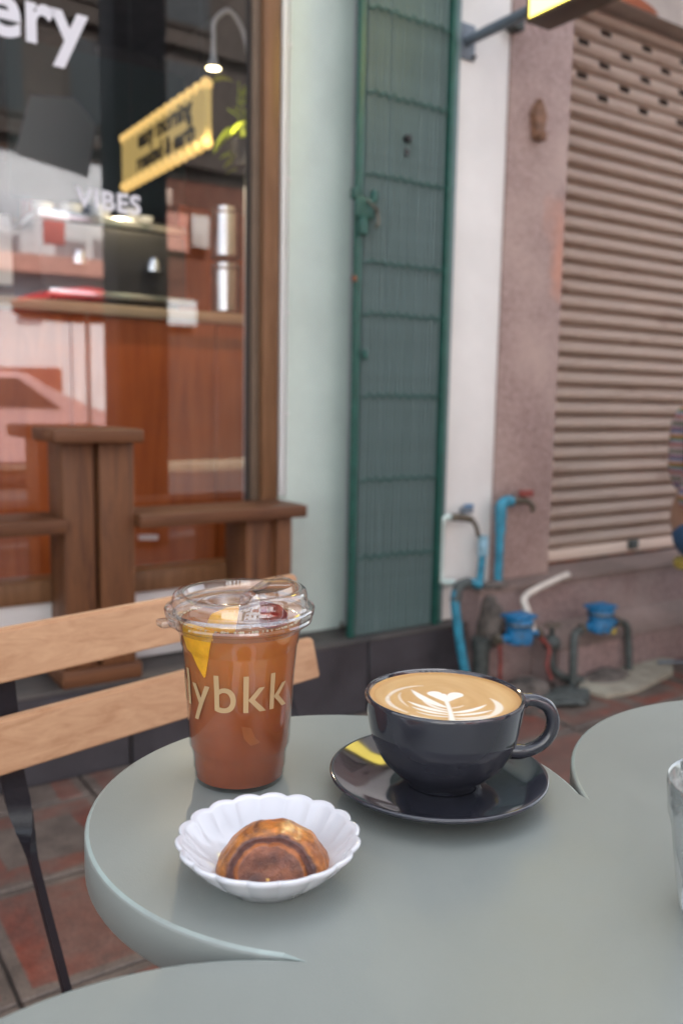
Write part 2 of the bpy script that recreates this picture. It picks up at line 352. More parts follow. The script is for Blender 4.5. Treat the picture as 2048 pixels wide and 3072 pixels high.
# shop terrace ledge with dark tile facing
lg = box('shop_ledge', -4, 2.02, 2.222, 2.60, -.1, .236, MT['ledge']); lg['kind'] = 'structure'
x = -3.99
bm = bmesh.new(); add_box(bm, 0, .392, 2.206, 2.2215, -.005, .229, .002, 1); t0 = finish('tile', bm, MT['curb'], lg, True); t0.location = (x, 0, 0)
for k in range(1, 15):
    o = t0.copy(); C.objects.link(o); o.parent = lg; o.location = (x+k*.4, 0, 0)
    if k == 14: o.scale = (1.02, 1, 1)
box('ledge_nosing', -4, 2.021, 2.203, 2.26, .230, .2385, MT['ledge'], lg, bev=.003)
fl = box('shop_floor', -4, 1.95, 2.601, 7.4, -.05, .237, MT['inner_floor']); fl['kind'] = 'structure'

# ---------------- neighbour's pink stone steps
def prism_x(name, poly, x0, x1, m, parent=None):
    bm = bmesh.new(); a = [bm.verts.new((x0, y, z)) for y, z in poly]; b = [bm.verts.new((x1, y, z)) for y, z in poly]
    bm.faces.new(a); bm.faces.new(b[::-1])
    for k in range(len(poly)): bm.faces.new((a[k], b[k], b[(k+1) % len(poly)], a[(k+1) % len(poly)]))
    return finish(name, bm, m, parent)
stp = prism_x('steps', [(2.7, -.05), (2.7, .352), (2.172, .352), (2.172, -.05)], 2.045, 6, MT['pink_step']); stp['kind'] = 'structure'
prism_x('tread', [(2.69, .353), (2.69, .357), (2.165, .357), (2.165, .341), (2.1715, .341), (2.1715, .353)], 2.04, 6, MT['tread'], stp)
rmp = prism_x('lower_step', [(2.17, -.05), (2.17, .195), (2.04, .135), (2.04, -.05)], 2.32, 6, MT['pink_step']); rmp['kind'] = 'structure'
prism_x('tread', [(2.169, .1975), (2.037, .138), (2.037, .134), (2.0395, .1353), (2.169, .1955)], 2.318, 6, MT['tread'], rmp)

# ---------------- walls and pillars
def pillar(name, label, x0, x1, y0, y1, z0, z1, m, bev=.006):
    return tag(box(name, x0, x1, y0, y1, z0, z1, m, None, bev), label, 'pillar')
# mint pillar with a rounded right corner
mp_ = thing('mint_pillar', 'pale mint green plastered pillar between the shop window and the green folding gate', 'pillar', (1.46, 2.4, .237))
bm = bmesh.new(); prof = [(1.515, 2.7), (1.352, 2.44), (1.352, 2.392)]+[(1.362, 2.382)]
cx, cy, rad = 1.622, 2.475, .093
prof += [(cx+rad*math.sin(a), cy-rad*math.cos(a)) for a in [R(q) for q in range(0, 91, 10)]]+[(1.715, 2.7)]
lo = [bm.verts.new((x, y, .237)) for x, y in prof]; hi = [bm.verts.new((x, y, 3.4)) for x, y in prof]
bm.faces.new(lo); bm.faces.new(hi)
for k in range(len(prof)): bm.faces.new((lo[k], lo[(k+1) % len(prof)], hi[(k+1) % len(prof)], hi[k]))
for f_ in bm.faces:
    cm_ = f_.calc_center_median()
    if cm_.x > 1.60 and .3 < cm_.z < 3.3: f_.material_index = 1
finish('shaft', bm, [MT['mint'], mat('grey_plaster', (.50, .525, .53), .8, var=.05, vscale=6, bump=.2)], mp_, True, 30)
box('corner_trim', 1.358, 1.376, 2.366, 2.3815, .70, 3.3, MT['trim_white'], mp_, .003)
tube('cable', [(1.387, 2.377, .70), (1.387, 2.377, 3.2)], .0032, MT['trim_white'], mp_, 8)
for z in (.95, 1.262, 1.66, 2.045): box('cable_clip', 1.380, 1.394, 2.371, 2.3815, z, z+.012, MT['trim_white'], mp_, .002)
lathe('bolt', [(.008, 0), (.010, .004), (.004, .010), (.0035, .022)], (1.60, 2.36, .239), MT['brass'], mp_, 12)

dp = tag(box('doorway_panel', 1.7155, 1.944, 2.55, 2.58, .238, 3.4, MT['door'], None), 'plain grey panel closing the doorway behind the green folding gate', 'panel')
wp = thing('white_pillar', 'off white plastered pillar between the green folding gate and the pink stone pillar', 'pillar', (2.06, 2.4, .0))
box('shaft', 1.945, 2.184, 2.27, 2.70, .238, 3.4, MT['white_paint'], wp, .004)
pp = thing('stone_pillar', 'pink washed stone pillar with a small terracotta holder beside the roller shutter', 'pillar', (2.33, 2.4, .357))
box('shaft', 2.1865, 2.482, 2.262, 2.70, .3575, 3.4, MT['pink'], pp, .004)
# terracotta joss stick holder on the pillar
hd = thing('incense_holder', 'small pointed brown terracotta incense holder fixed high on the pink stone pillar', 'incense holder', (2.313, 2.25, 1.92))
tm = mat('terracotta', (.20, .10, .055), .7, var=.3, vscale=40, bump=.4)
bm = bmesh.new()
pl = [(-.024, 0), (.024, 0), (.028, .05), (.038, .085), (.024, .11), (0, .142), (-.024, .11), (-.038, .085), (-.028, .05)]
a = [bm.verts.new((2.315+x, 2.2615, 1.912+z)) for x, z in pl]; b = [bm.verts.new((2.315+x*.72, 2.238, 1.918+z*.9)) for x, z in pl]
bm.faces.new(a); bm.faces.new(b)
for k in range(len(pl)): bm.faces.new((a[k], a[(k+1) % 9], b[(k+1) % 9], b[k]))
finish('holder_body', bm, tm, hd)
lathe('cup_mouth', [(.010, 0), (.015, .0), (.018, .022), (.013, .022), (.010, .004)], (2.315, 2.232, 1.908), tm, hd, 16)

# upper wall above everything
uw = box('upper_wall', -6, 10, 2.30, 2.72, 3.401, 9.5, MT['white_paint']); uw['kind'] = 'structure'
lin = box('shutter_lintel', 2.484, 6, 2.312, 2.72, 2.505, 3.4, mat('lintel_plaster', (.38, .33, .29), .85, var=.12, vscale=5, bump=.3)); lin['kind'] = 'structure'
bm = bmesh.new()
sp_ = smooth_path([(2.72, 2.311, 2.56), (2.80, 2.3095, 2.512), (2.9, 2.3095, 2.506), (3.0, 2.3105, 2.52)], 5)
vsr = [bm.verts.new((p.x, 2.3093, 2.507)) for p in sp_]; vst = [bm.verts.new((p.x, 2.3093, 2.507+.035*math.sin(math.pi*i/(len(sp_)-1))**.6+.002)) for i, p in enumerate(sp_)]
for k in range(len(sp_)-1): bm.faces.new((vsr[k], vsr[k+1], vst[k+1], vst[k]))
finish('rust_stain', bm, mat('rust', (.30, .085, .035), .9, var=.3), lin)

# ---------------- roller shutter
sh = thing('roller_shutter', 'closed beige roller shutter with slotted air holes near its top', 'shutter', (3.4, 2.4, .357))
X0, X1, PZ = 2.52, 5.2, .0597
def slat_mesh(holes):
    bm = bmesh.new(); prof = [(.0, .0), (-.004, .002), (-.009, .010), (-.0125, .022), (-.0125, .030), (-.010, .040), (-.004, .048), (.004, .052), (.006, PZ-.001), (.0, PZ)]
    xs = [X0, X1]
    for h in holes: xs += [h-.030, h+.030]
    xs = sorted(xs); grid = [[bm.verts.new((x, 2.40+y, z)) for y, z in prof] for x in xs]
    for i in range(len(xs)-1):
        mid = (xs[i]+xs[i+1])/2; ish = any(abs(mid-h) < .02 for h in holes)
        for k in range(len(prof)-1):
            if ish and k in (3, 4, 5): continue
            bm.faces.new((grid[i][k], grid[i+1][k], grid[i+1][k+1], grid[i][k+1]))
    bmesh.ops.solidify(bm, geom=list(bm.faces), thickness=.0012)
    return bm
ha = [2.80+.2475*k for k in range(-1, 9) if 2.56 < 2.80+.2475*k < 5]; hb = [2.924+.2475*k for k in range(-1, 9) if 2.56 < 2.924+.2475*k < 5]
protos = {}
for key, hs in (('p', []), ('a', ha), ('b', hb)):
    protos[key] = slat_mesh(hs)
zt = 2.388; k = 0; made = {}
idx = 0; z = zt+2*PZ
zs = []
while z > .40: zs.append(z); z -= PZ
for i, z in enumerate(zs):
    key = 'p' if i < 2 or i > 6 else ('a' if i % 2 == 0 else 'b')
    if key not in made:
        o = finish('slat', protos[key], MT['shutter'], sh, True, 60); made[key] = o
    else:
        o = made[key].copy(); C.objects.link(o)
    o.location = (0, random.uniform(-.001, .001), z)
box('bottom_rail', X0, X1, 2.380, 2.415, .372, zs[-1]-.001, MT['shutter'], sh, .003)
box('rust_seal', X0, X1, 2.386, 2.41, .358, .3715, mat('rust_seal', (.22, .07, .035), .9, col2=(.06, .035, .025), vscale=12), sh)
box('lock_plate', 3.10, 3.16, 2.368, 2.380, .385, .425, MT['dark_pipe'], sh, .003)
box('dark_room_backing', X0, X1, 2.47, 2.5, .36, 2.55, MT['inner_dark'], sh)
box('guide_rail', 2.484, 2.5195, 2.36, 2.44, .358, 2.504, MT['grey_metal'], sh, .002)

# ---------------- green folding gate and door behind
gt = thing('folding_gate', 'narrow dark green folding metal gate drawn across the doorway', 'gate', (1.73, 2.25, .238))
box('post', 1.548, 1.571, 2.240, 2.260, .239, 3.3, MT['gate'], gt, .004)
box('post', 1.899, 1.921, 2.232, 2.268, .239, 3.3, MT['gate'], gt, .004)
box('end_channel', 1.923, 1.940, 2.24, 2.27, .239, 3.3, MT['gate_bar'], gt, .003)
box('backing_sheet', 1.5715, 1.8985, 2.2605, 2.266, .239, 3.3, MT['door'], gt)
box('bottom_rail', 1.5715, 1.8985, 2.2565, 2.260, .239, .285, MT['door'], gt, .002)
lathe('gate_knob', [(.0, .0), (.012, .0), (.012, .010), (.009, .016), (.0, .018)], (1.735, 2.246, 1.815), MT['matte_black'], gt, 16, axis=Matrix.Rotation(R(90), 3, 'X'), cap=(False, False))
box('keyhole_plate', 1.727, 1.743, 2.240, 2.2435, 1.765, 1.785, MT['matte_black'], gt, .001)
pb = None
nb = 18
bx_ = [1.592+i*(1.888-1.592)/(nb-1) for i in range(nb)]
bm = bmesh.new(); add_box(bm, -.0036, .0036, -.005, .005, .242, 3.28, .0012, 1)
pb = finish('bar', bm, MT['gate_bar'], gt, True); pb.location = (bx_[0], 2.25, 0)
for i, xx in enumerate(bx_[1:]):
    o = pb.copy(); C.objects.link(o); o.location = (xx+random.uniform(-.002, .002), 2.25+(i % 2)*.003, 0)
for z in (2.40, 2.164, 1.923, 1.686, 1.427, 1.27, 1.016, .749, .497):
    bm = bmesh.new(); prev = (1.576, z)
    for i, xx in enumerate(bx_+[1.899]):
        p = (xx, z+(.010 if i % 2 else -.004)+random.uniform(-.003, .003))
        add_tube(bm, [(prev[0], 2.240, prev[1]), (p[0], 2.240, p[1])], .0026, 6); prev = p
    finish('scissor_link', bm, MT['gate'], gt, True)
bm = bmesh.new()
add_box(bm, 1.526, 1.596, 2.214, 2.232, 1.548, 1.612, .008, 2)
add_box(bm, 1.518, 1.534, 2.212, 2.236, 1.60, 1.635, .004, 1); add_box(bm, 1.590, 1.606, 2.212, 2.236, 1.598, 1.636, .004, 1)
add_box(bm, 1.545, 1.572, 2.210, 2.232, 1.50, 1.55, .004, 1)
finish('lock_case', bm, MT['gate'], gt, True)
add = bmesh.new(); add_tube(add, [(1.562, 2.206, 1.60), (1.600, 2.206, 1.575), (1.606, 2.206, 1.54), (1.597, 2.206, 1.525)], .004, 8); finish('shackle', add, MT['brass'], gt, True)
lathe('rivet', [(.0, .0), (.010, .0), (.008, .008), (.0, .010)], (1.536, 2.232, 1.37), mat('rusty_rivet', (.2, .08, .04), .8), gt, 12, axis=Matrix.Rotation(R(90), 3, 'X'), cap=(False, False))
box('latch', 1.574, 1.588, 2.222, 2.236, 1.13, 1.16, MT['gate'], gt, .003)
box('head_rail', 1.54, 1.94, 2.229, 2.272, 3.301, 3.36, MT['gate'], gt, .002)

# ---------------- shop window
wn = thing('shop_window', 'large shop window in a brown wooden frame with white lettering on its glass', 'window', (0, 2.4, .44))
MT['pane'] = thin_glass('window_glass', .17, .7, (.93, .94, .95), .0, .06)
bm = bmesh.new(); vv = [bm.verts.new(p) for p in ((-1.9, 2.408, .50), (1.288, 2.408, .50), (1.288, 2.408, 3.30), (-1.9, 2.408, 3.30))]; bm.faces.new(vv)
finish('glass_pane', bm, MT['pane'], wn)
box('frame_post', 1.296, 1.350, 2.362, 2.44, .502, 3.35, MT['frame_wood'], wn, .004)
box('frame_post', -1.97, -1.91, 2.362, 2.44, .502, 3.35, MT['frame_wood'], wn, .004)
box('inner_bead', 1.270, 1.2955, 2.385, 2.43, .502, 3.3, mat('inner_bead', (.15, .105, .07), .5, var=.1), wn, .002)
box('glazing_seal', 1.262, 1.2695, 2.40, 2.418, .502, 3.3, MT['dark_frame'], wn)
box('sill', -1.97, 1.350, 2.36, 2.46, .440, .5005, MT['frame_wood'], wn, .004)
box('head_rail', -1.97, 1.350, 2.36, 2.46, 3.351, 3.40, MT['frame_wood'], wn, .004)
def glass_text(s, name, size, x, z, bold=.0, sx=1.0, spacing=1.0, ry=0):
    me = text_mesh(s, size, bold, .0003, spacing)
    for v in me.vertices: v.co = (x+v.co.x*sx, 2.4055-v.co.z-.0, z+v.co.y)
    me.materials.append(MT['white_print']); o = bpy.data.objects.new(name, me); return link(o, wn)
glass_text('bakery', 'large_lettering', .194, .250, 1.902, .0052, .98, 1.03)
glass_text('VIBES', 'small_lettering', .070, .748, 1.508, .0022, 1.0, 1.10)

bs = thing('window_base_wall', 'low white wall under the shop window sill', 'wall', (0, 2.42, .237))
box('base_panel', -1.97, 1.351, 2.375, 2.60, .238, .4395, MT['base_white'], bs, .012)

# ================================================================== SHOP INTERIOR
def room():
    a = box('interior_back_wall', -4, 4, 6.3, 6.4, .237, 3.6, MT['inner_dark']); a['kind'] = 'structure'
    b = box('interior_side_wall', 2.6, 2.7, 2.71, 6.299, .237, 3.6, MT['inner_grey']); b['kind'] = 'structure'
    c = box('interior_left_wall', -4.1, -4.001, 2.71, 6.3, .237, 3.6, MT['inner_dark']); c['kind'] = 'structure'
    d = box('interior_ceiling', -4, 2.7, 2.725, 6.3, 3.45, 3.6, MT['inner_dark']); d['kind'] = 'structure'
room()
ct = thing('service_counter', 'orange brown wooden service counter with tan top behind the shop window', 'counter', (.3, 3.5, .237))
box('countertop', -2.6, 2.2, 3.29, 3.95, 1.308, 1.350, MT['tan'], ct, .004)
bm = bmesh.new(); add_box(bm, .002, .598, 3.32, 3.345, .30, 1.307, .003, 1); p0 = finish('panel', bm, MT['counter_wood'], ct, True); p0.location = (-2.6, 0, 0)
for k in range(1, 8):
    o = p0.copy(); C.objects.link(o); o.location = (-2.6+.6*k, 0, 0)
box('carcass', -2.58, 2.18, 3.346, 3.93, .238, 1.307, MT['inner_dark'], ct)
box('kick_board', -2.6, 2.2, 3.325, 3.345, .2385, .299, MT['brown_wood'], ct)
# espresso machine, dark
em = thing('espresso_machine', 'black espresso machine standing on the service counter', 'coffee machine', (1.2, 3.6, 1.351))
box('machine_body', .92, 1.52, 3.42, 3.85, 1.40, 1.66, MT['matte_black'], em, .02)
box('drip_tray', .93, 1.51, 3.33, 3.42, 1.375, 1.40, MT['steel'], em, .005)
box('cup_rail', .92, 1.52, 3.42, 3.85, 1.661, 1.70, MT['steel'], em, .008)
for xx in (1.06, 1.36): lathe('group_head', [(.034, 0), (.034, .03), (.028, .05)], (xx, 3.39, 1.50), MT['steel'], em, 20)
for xx in (.97, 1.47):
    for yy in (3.46, 3.8): lathe('foot', [(.02, 0), (.015, .05)], (xx, yy, 1.351), MT['matte_black'], em, 12)
for xx in (1.0, 1.1, 1.2, 1.32, 1.42):
    CUPL = {1.0: 'leftmost', 1.1: 'second from the left', 1.2: 'middle', 1.32: 'second from the right', 1.42: 'rightmost'}
    cp = lathe('cup', [(.026, 0), (.036, .02), (.041, .06), (.038, .06), (.03, .01)], (xx, 3.55+.05*(int(xx*50) % 3), 1.701), MT['trim_white'], None, 20, cap=(True, True))
    tag(cp, CUPL[xx]+' of the five white cups on top of the black espresso machine', 'cup', 'cups on the espresso machine')
for q, z0_ in enumerate((1.351, 1.575)):
    un = thing('steel_canister', ('lower' if q == 0 else 'upper')+' of two stacked polished steel canisters on the counter by the window frame', 'canister', (1.665, 3.3, z0_), 'stacked steel canisters')
    lathe('can_body', [(.058, 0), (.062, .005), (.062, .185), (.058, .19)], (1.665, 3.36, z0_), MT['matte_black'], un, 40)  # black body paints the dark side reflections of the polished steel
    bm = bmesh.new(); af = math.atan2(-3.36, -1.665)
    pa = [[bm.verts.new((1.665+.0630*math.cos(af+R(q_)), 3.36+.0630*math.sin(af+R(q_)), z0_+zz)) for q_ in range(-42, 43, 6)] for zz in (.012, .178)]
    for k in range(14): bm.faces.new((pa[0][k], pa[0][k+1], pa[1][k+1], pa[1][k]))
    finish('highlight_strip', bm, MT['steel'], un, True)  # bright middle reflection of the can, shaped as a separate strip
    lathe('can_lid', [(.060, .1905), (.060, .205), (.05, .212), (.012, .214), (.010, .2225)], (1.665, 3.36, z0_), MT['steel'], un, 40)
    for s in (-1, 1): box('clasp', 1.665+s*.062-.004, 1.665+s*.062+.004, 3.35, 3.37, z0_+.15, z0_+.2, MT['matte_black'], un)
# dark shelf wall behind
sf = thing('back_shelf', 'dark shelving with a row of open shelves on the back wall of the shop', 'shelf', (.2, 6, .237))
for k, z in enumerate((1.2, 1.65, 2.1, 2.55)): box('shelf_board', -3, 2.2, 5.95, 6.29, z, z+.03, MT['brown_wood'], sf)
for xx in (-3, -1.3, .4, 2.17): box('upright', xx, xx+.03, 5.951, 6.289, .2385, 1.199, MT['brown_wood'], sf)
cols = [(.6, .58, .55), (.35, .05, .04), (.5, .3, .1), (.1, .12, .14), (.3, .28, .22), (.45, .1, .07)]
cm = [mat('carton_paint_%s' % n, c, .6) for n, c in zip(('cream', 'red', 'tan', 'slate', 'khaki', 'brick'), cols)]
nm = ['cream', 'red', 'tan', 'slate grey', 'khaki', 'brick red']
for k in range(26):
    z = (1.23, 1.68, 2.13)[k % 3]; xx = -2.7+k*.185; wq = random.uniform(.09, .16); hq = random.uniform(.14, .32); i = random.randrange(6)
    o = box('package', xx, xx+wq, 6.0, 6.2, z+.001, z+hq, cm[i], None, .004)
    tag(o, nm[i]+' coffee package, number %s from the left, on the %s dark back shelf' % (('one two three four five six seven eight nine'.split())[k//3], ('lowest', 'middle', 'top')[k % 3]), 'package', 'packages on the back shelves')
tw = tag(box('menu_board', 1.25, 2.3, 5.2, 5.24, 2.1, 2.95, MT['dark_teal'], None, .005), 'dark teal menu board hanging behind the yellow sign reflection', 'menu board')
hm = tag(box('wall_panel', 2.0, 2.55, 4.6, 4.63, 1.0, 2.05, MT['counter_wood'], None, .004), 'orange brown wooden screen panel standing behind the counter', 'screen')
for k, (xx, zz, w_, h_, rot) in enumerate(((.55, 1.95, .42, .30, 12), (1.02, 1.72, .24, .34, -6), (.18, 1.9, .3, .22, -14))):
    bm = bmesh.new(); add_box(bm, -w_/2, w_/2, -.004, .004, -h_/2, h_/2, .001, 1)
    o = finish('menu_sheet', bm, MT['bench_white']); o.location = (xx, 4.6+.1*k, zz); o.rotation_euler = (0, R(rot), 0)
    tag(o, ['largest tilted white paper sheet hanging above the counter', 'tall narrow white paper sheet hanging right of the largest one', 'small white paper sheet hanging leftmost above the counter'][k], 'paper sheet', 'white sheets hanging in the shop')
    bm = bmesh.new()
    for s in (-1, 1): add_tube(bm, [(s*w_*.35, 0, h_/2), (s*w_*.35, 0, 3.45-zz)], .0015, 5)
    c = finish('string', bm, MT['matte_black'], o)
# yellow sign hung inside as a stand-in for its reflection, scalloped edge, along Y
sg = thing('sign_reflection', 'yellow hanging sign with scalloped edges and dark lettering standing in for a reflection in the window', 'sign', (1.6, 3.9, 2.0))
ysm = mat('sign_reflection_face', (.55, .42, .15), .5, emit=(.62, .42, .14), es=.16)
ybm = mat('sign_reflection_edge', (.7, .5, .18), .5, emit=(.80, .50, .16), es=.30)
bm = bmesh.new(); add_box(bm, 1.60, 1.63, 3.42, 4.40, 2.055, 2.275, .003, 1); finish('sign_board', bm, ysm, sg, True)
bm = bmesh.new()
for k in range(13):
    for z in (2.05, 2.28):
        bmesh.ops.create_uvsphere(bm, u_segments=10, v_segments=8, radius=.027, matrix=Matrix.Translation((1.612, 3.435+k*.079, z)))
finish('sign_reflection_scallops', bm, ybm, sg, True)
def sign_text(s, y, z, size):
    me = text_mesh(s, size, .004, .001)
    for v in me.vertices: v.co = (1.598-v.co.z, y-v.co.x, z+v.co.y)
    me.materials.append(MT['matte_black']); link(bpy.data.objects.new('sign_reflection_lettering', me), sg)
sign_text('easy morning', 4.17, 2.185, .115); sign_text('roasted & earth', 4.19, 2.085, .105)
for yy in (3.5, 4.3): tube('sign_reflection_hanger', [(1.615, yy, 2.30), (1.615, yy, 3.45)], .003, MT['matte_black'], sg, 6)
# gooseneck lamp
lm = thing('gooseneck_lamp', 'pale grey gooseneck lamp with a small lit head inside the window', 'lamp', (1.6, 3.05, 1.35))
path = smooth_path([(1.60, 3.05, 1.80), (1.605, 3.05, 2.20), (1.585, 3.05, 2.34), (1.525, 3.05, 2.41), (1.465, 3.05, 2.36), (1.461, 3.05, 2.30), (1.46, 3.05, 2.265)], 8)
bm = bmesh.new(); add_tube(bm, path, .0085, 12); finish('neck', bm, mat('lamp_paint', (.5, .5, .52), .4), lm, True)
lathe('lamp_head', [(.009, .075), (.012, .045), (.022, .012), (.029, .0), (.027, .0), (.02, .012)], (1.46, 3.05, 2.195), bpy.data.materials['lamp_paint'], lm, 28, cap=(True, False))
lathe('bulb', [(.0, .0), (.024, .001), (.024, .004), (.0, .005)], (1.46, 3.05, 2.196), mat('bulb', (1, .9, .6), .5, emit=(1, .80, .42), es=7), lm, 24, cap=(False, False))
box('lamp_post', 1.59, 1.61, 3.04, 3.06, .238, 1.80, bpy.data.materials['lamp_paint'], lm, .003)
ld = bpy.data.lights.new('lamp_glow', 'SPOT'); ld.energy = 9; ld.spot_size = R(160); ld.color = (1, .8, .5); ld.shadow_soft_size = .02
lo_ = bpy.data.objects.new('lamp_glow', ld); C.objects.link(lo_); lo_.location = (1.46, 3.05, 2.188)
# plant
pt = thing('potted_plant', 'yellow green leafy plant hanging in a pot near the window frame', 'plant', (1.74, 3.35, 1.9))
lathe('pot', [(.05, 0), (.07, .1), (.066, .1), (.05, .02)], (1.74, 3.33, 1.95), MT['matte_black'], pt, 20)
tube('pot_hanger', [(1.74, 3.33, 2.05), (1.74, 3.33, 3.45)], .003, MT['matte_black'], pt, 6)
def add_leaf(bm, base, d, ln, wd, droop=.35):
    d = Vector(d).normalized(); s = d.cross(Vector((0, 0, 1))).normalized(); n = s.cross(d)
    rows = []
    for i in range(6):
        t = i/5; c = Vector(base)+d*ln*t+Vector((0, 0, -droop*ln*t*t)); w_ = wd*math.sin(math.pi*min(1, t*.92+.06))**.8
        rows.append([bm.verts.new(c-s*w_/2+n*w_*.15), bm.verts.new(c), bm.verts.new(c+s*w_/2+n*w_*.15)])
    for a, b in zip(rows, rows[1:]):
        for k in range(2): bm.faces.new((a[k], a[k+1], b[k+1], b[k]))
for k in range(26):
    a = random.uniform(0, 6.28); e = random.uniform(-.5, .9); st_ = Vector((1.70, 3.30, 2.14))+Vector((random.uniform(-.02, .08), random.uniform(-.07, .07), random.uniform(-.2, .16)))
    bm = bmesh.new(); add_leaf(bm, st_, (math.cos(a), math.sin(a), e), random.uniform(.10, .15), random.uniform(.045, .062)); finish('leaf', bm, MT['leaf'], pt, True)
bm = bmesh.new()
for k in range(8): add_tube(bm, smooth_path([(1.74, 3.33, 2.04), (1.73+random.uniform(-.05, .05), 3.32, 2.12), (1.70+random.uniform(-.09, .06), 3.31+random.uniform(-.05, .05), 2.2+random.uniform(-.25, .08))], 5), .0025, 5)
finish('stems', bm, MT['leaf'], pt, True)

# ================================================================== BENCH AND PEDESTAL
bn = thing('bench', 'brown wooden bench running along the shop window above the ledge', 'bench', (.5, 2.28, .237))
box('seat', -1.9, .638, 2.185, 2.372, .654, .690, MT['brown_wood'], bn, .004)
box('seat', .832, 1.352, 2.185, 2.372, .654, .690, MT['brown_wood'], bn, .004)
box('end_panel', 1.170, 1.200, 2.225, 2.37, .2385, .6535, MT['brown_wood_v'], bn, .003)
box('end_panel', 1.2005, 1.268, 2.236, 2.37, .2385, .6535, MT['brown_wood_v'], bn, .003)
box('end_panel', 1.2685, 1.318, 2.218, 2.37, .2385, .6535, MT['brown_wood_v'], bn, .003)
box('end_panel', -1.86, -1.70, 2.225, 2.37, .2385, .6535, MT['brown_wood_v'], bn, .003)
pd = thing('bench_pedestal', 'tall brown wooden stand with a small square top splitting the bench', 'side table', (.73, 2.3, .237))
box('table_top', .606, .838, 2.165, 2.375, .884, .918, MT['brown_wood'], pd, .004)
box('post', .642, .720, 2.222, 2.36, .285, .8835, MT['brown_wood_v'], pd, .004)
box('post', .734, .828, 2.215, 2.36, .285, .8835, MT['brown_wood_v'], pd, .004)
box('rear_board', .72, .734, 2.25, 2.35, .285, .8835, MT['brown_wood_v'], pd)
box('foot_block', .626, .842, 2.207, 2.372, .2385, .2845, MT['brown_wood'], pd, .006)
pc_ = tag(box('paper_label', .0, .06, .0, .0015, .0, .016, MT['bench_white'], None), 'small white paper slip lying below the bench against the glass', 'paper slip')
pc_.location = (.905, 2.395, .588); pc_.rotation_euler = (0, R(4), 0)

# ================================================================== PIPES, TAPS, METERS
def tapset(name, label, pts, rad, m, group='standpipes by the pink steps'):
    t = thing(name, label, 'pipe', pts[0], group); tube('pipe', pts, rad, m, t, 14, 5); return t
t = thing('red_tap_pipe', 'upright blue water pipe ending in a brass tap with a red handle', 'water pipe', (2.172, 2.21, .357), 'standpipes by the pink steps')
tube('pipe', [(2.172, 2.212, .358), (2.172, 2.212, .48), (2.172, 2.212, .615)], .0155, MT['pvc_blue'], t, 16)
tube('elbow', smooth_path([(2.172, 2.212, .60), (2.173, 2.212, .64), (2.195, 2.212, .655), (2.22, 2.212, .655)], 6), .0205, MT['pvc_blue'], t, 16)
tube('collar', [(2.172, 2.212, .545), (2.172, 2.212, .605)], .019, MT['pvc_blue'], t, 16)
tube('tap_body', smooth_path([(2.22, 2.21, .655), (2.26, 2.21, .655), (2.30, 2.21, .65), (2.325, 2.21, .635), (2.33, 2.21, .61)], 5), [.012]*11+[.009]*10, MT['brass'], t, 12)
box('tap_handle', 2.265, 2.322, 2.198, 2.224, .668, .692, MT['red'], t, .005); tube('valve_stem', [(2.285, 2.21, .655), (2.285, 2.21, .668)], .006, MT['brass'], t, 8)
t = thing('short_blue_pipe', 'short blue pipe with a faded top standing at the edge of the white pillar', 'water pipe', (2.10, 2.21, .357), 'standpipes by the pink steps')
tube('pipe', [(2.085, 2.215, .358), (2.095, 2.215, .47)], .0135, MT['pvc_blue'], t, 14); tube('collar', [(2.095, 2.215, .47), (2.096, 2.215, .54)], .018, mat('faded_pvc', (.25, .42, .5), .6, var=.3, vscale=40), t, 14)
t = thing('mint_tap_pipe', 'pale painted pipe with a blue handled tap on the white pillar', 'water pipe', (1.93, 2.25, .4), 'standpipes by the pink steps')
tube('pipe', smooth_path([(1.99, 2.245, .378), (1.94, 2.245, .385), (1.928, 2.245, .41), (1.926, 2.245, .50), (1.926, 2.245, .585), (1.935, 2.245, .607), (1.965, 2.245, .61)], 6), .011, MT['pvc_mint'], t, 14)
tube('tap_body', smooth_path([(1.965, 2.235, .61), (2.0, 2.225, .608), (2.035, 2.215, .60), (2.055, 2.21, .575), (2.068, 2.21, .54)], 5), [.013]*11+[.008]*10, MT['brass'], t, 12)
box('tap_handle', 1.998, 2.04, 2.208, 2.236, .623, .645, MT['grey_metal'], t, .004); box('tap_handle_cap', 2.012, 2.044, 2.21, 2.234, .6455, .653, MT['blue'], t, .003)
t = thing('bent_blue_pipe', 'long blue pipe bending down over the dark curb to the ground', 'water pipe', (1.95, 2.12, 0), 'standpipes by the pink steps')
tube('pipe', smooth_path([(2.06, 2.19, .372), (1.99, 2.17, .392), (1.93, 2.15, .385), (1.908, 2.14, .34), (1.92, 2.13, .23), (1.945, 2.12, .10), (1.965, 2.11, .0)], 6), .0155, MT['pvc_blue'], t, 14)
tube('dark_sleeve', smooth_path([(1.99, 2.17, .392), (1.93, 2.15, .385), (1.909, 2.14, .34)], 6), .0185, MT['dark_pipe'], t, 14)
t = thing('drain_pipe', 'short dark grey drain pipe standing against the end of the dark curb', 'drain pipe', (2.03, 2.13, 0))
tube('pipe', [(2.03, 2.135, 0), (2.03, 2.135, .19)], .030, MT['dark_pipe'], t, 18); tube('collar', [(2.03, 2.135, .16), (2.03, 2.135, .20)], .036, MT['dark_pipe'], t, 18)
t = thing('cream_pipe', 'thin cream pipe climbing the pink step from the nearer blue water meter', 'water pipe', (2.18, 2.08, .2))
tube('pipe', smooth_path([(2.19, 2.05, .22), (2.178, 2.07, .29), (2.19, 2.10, .322), (2.26, 2.13, .338), (2.38, 2.14, .362), (2.46, 2.15, .374), (2.475, 2.165, .362)], 6), .0125, MT['pvc_white'], t, 14)
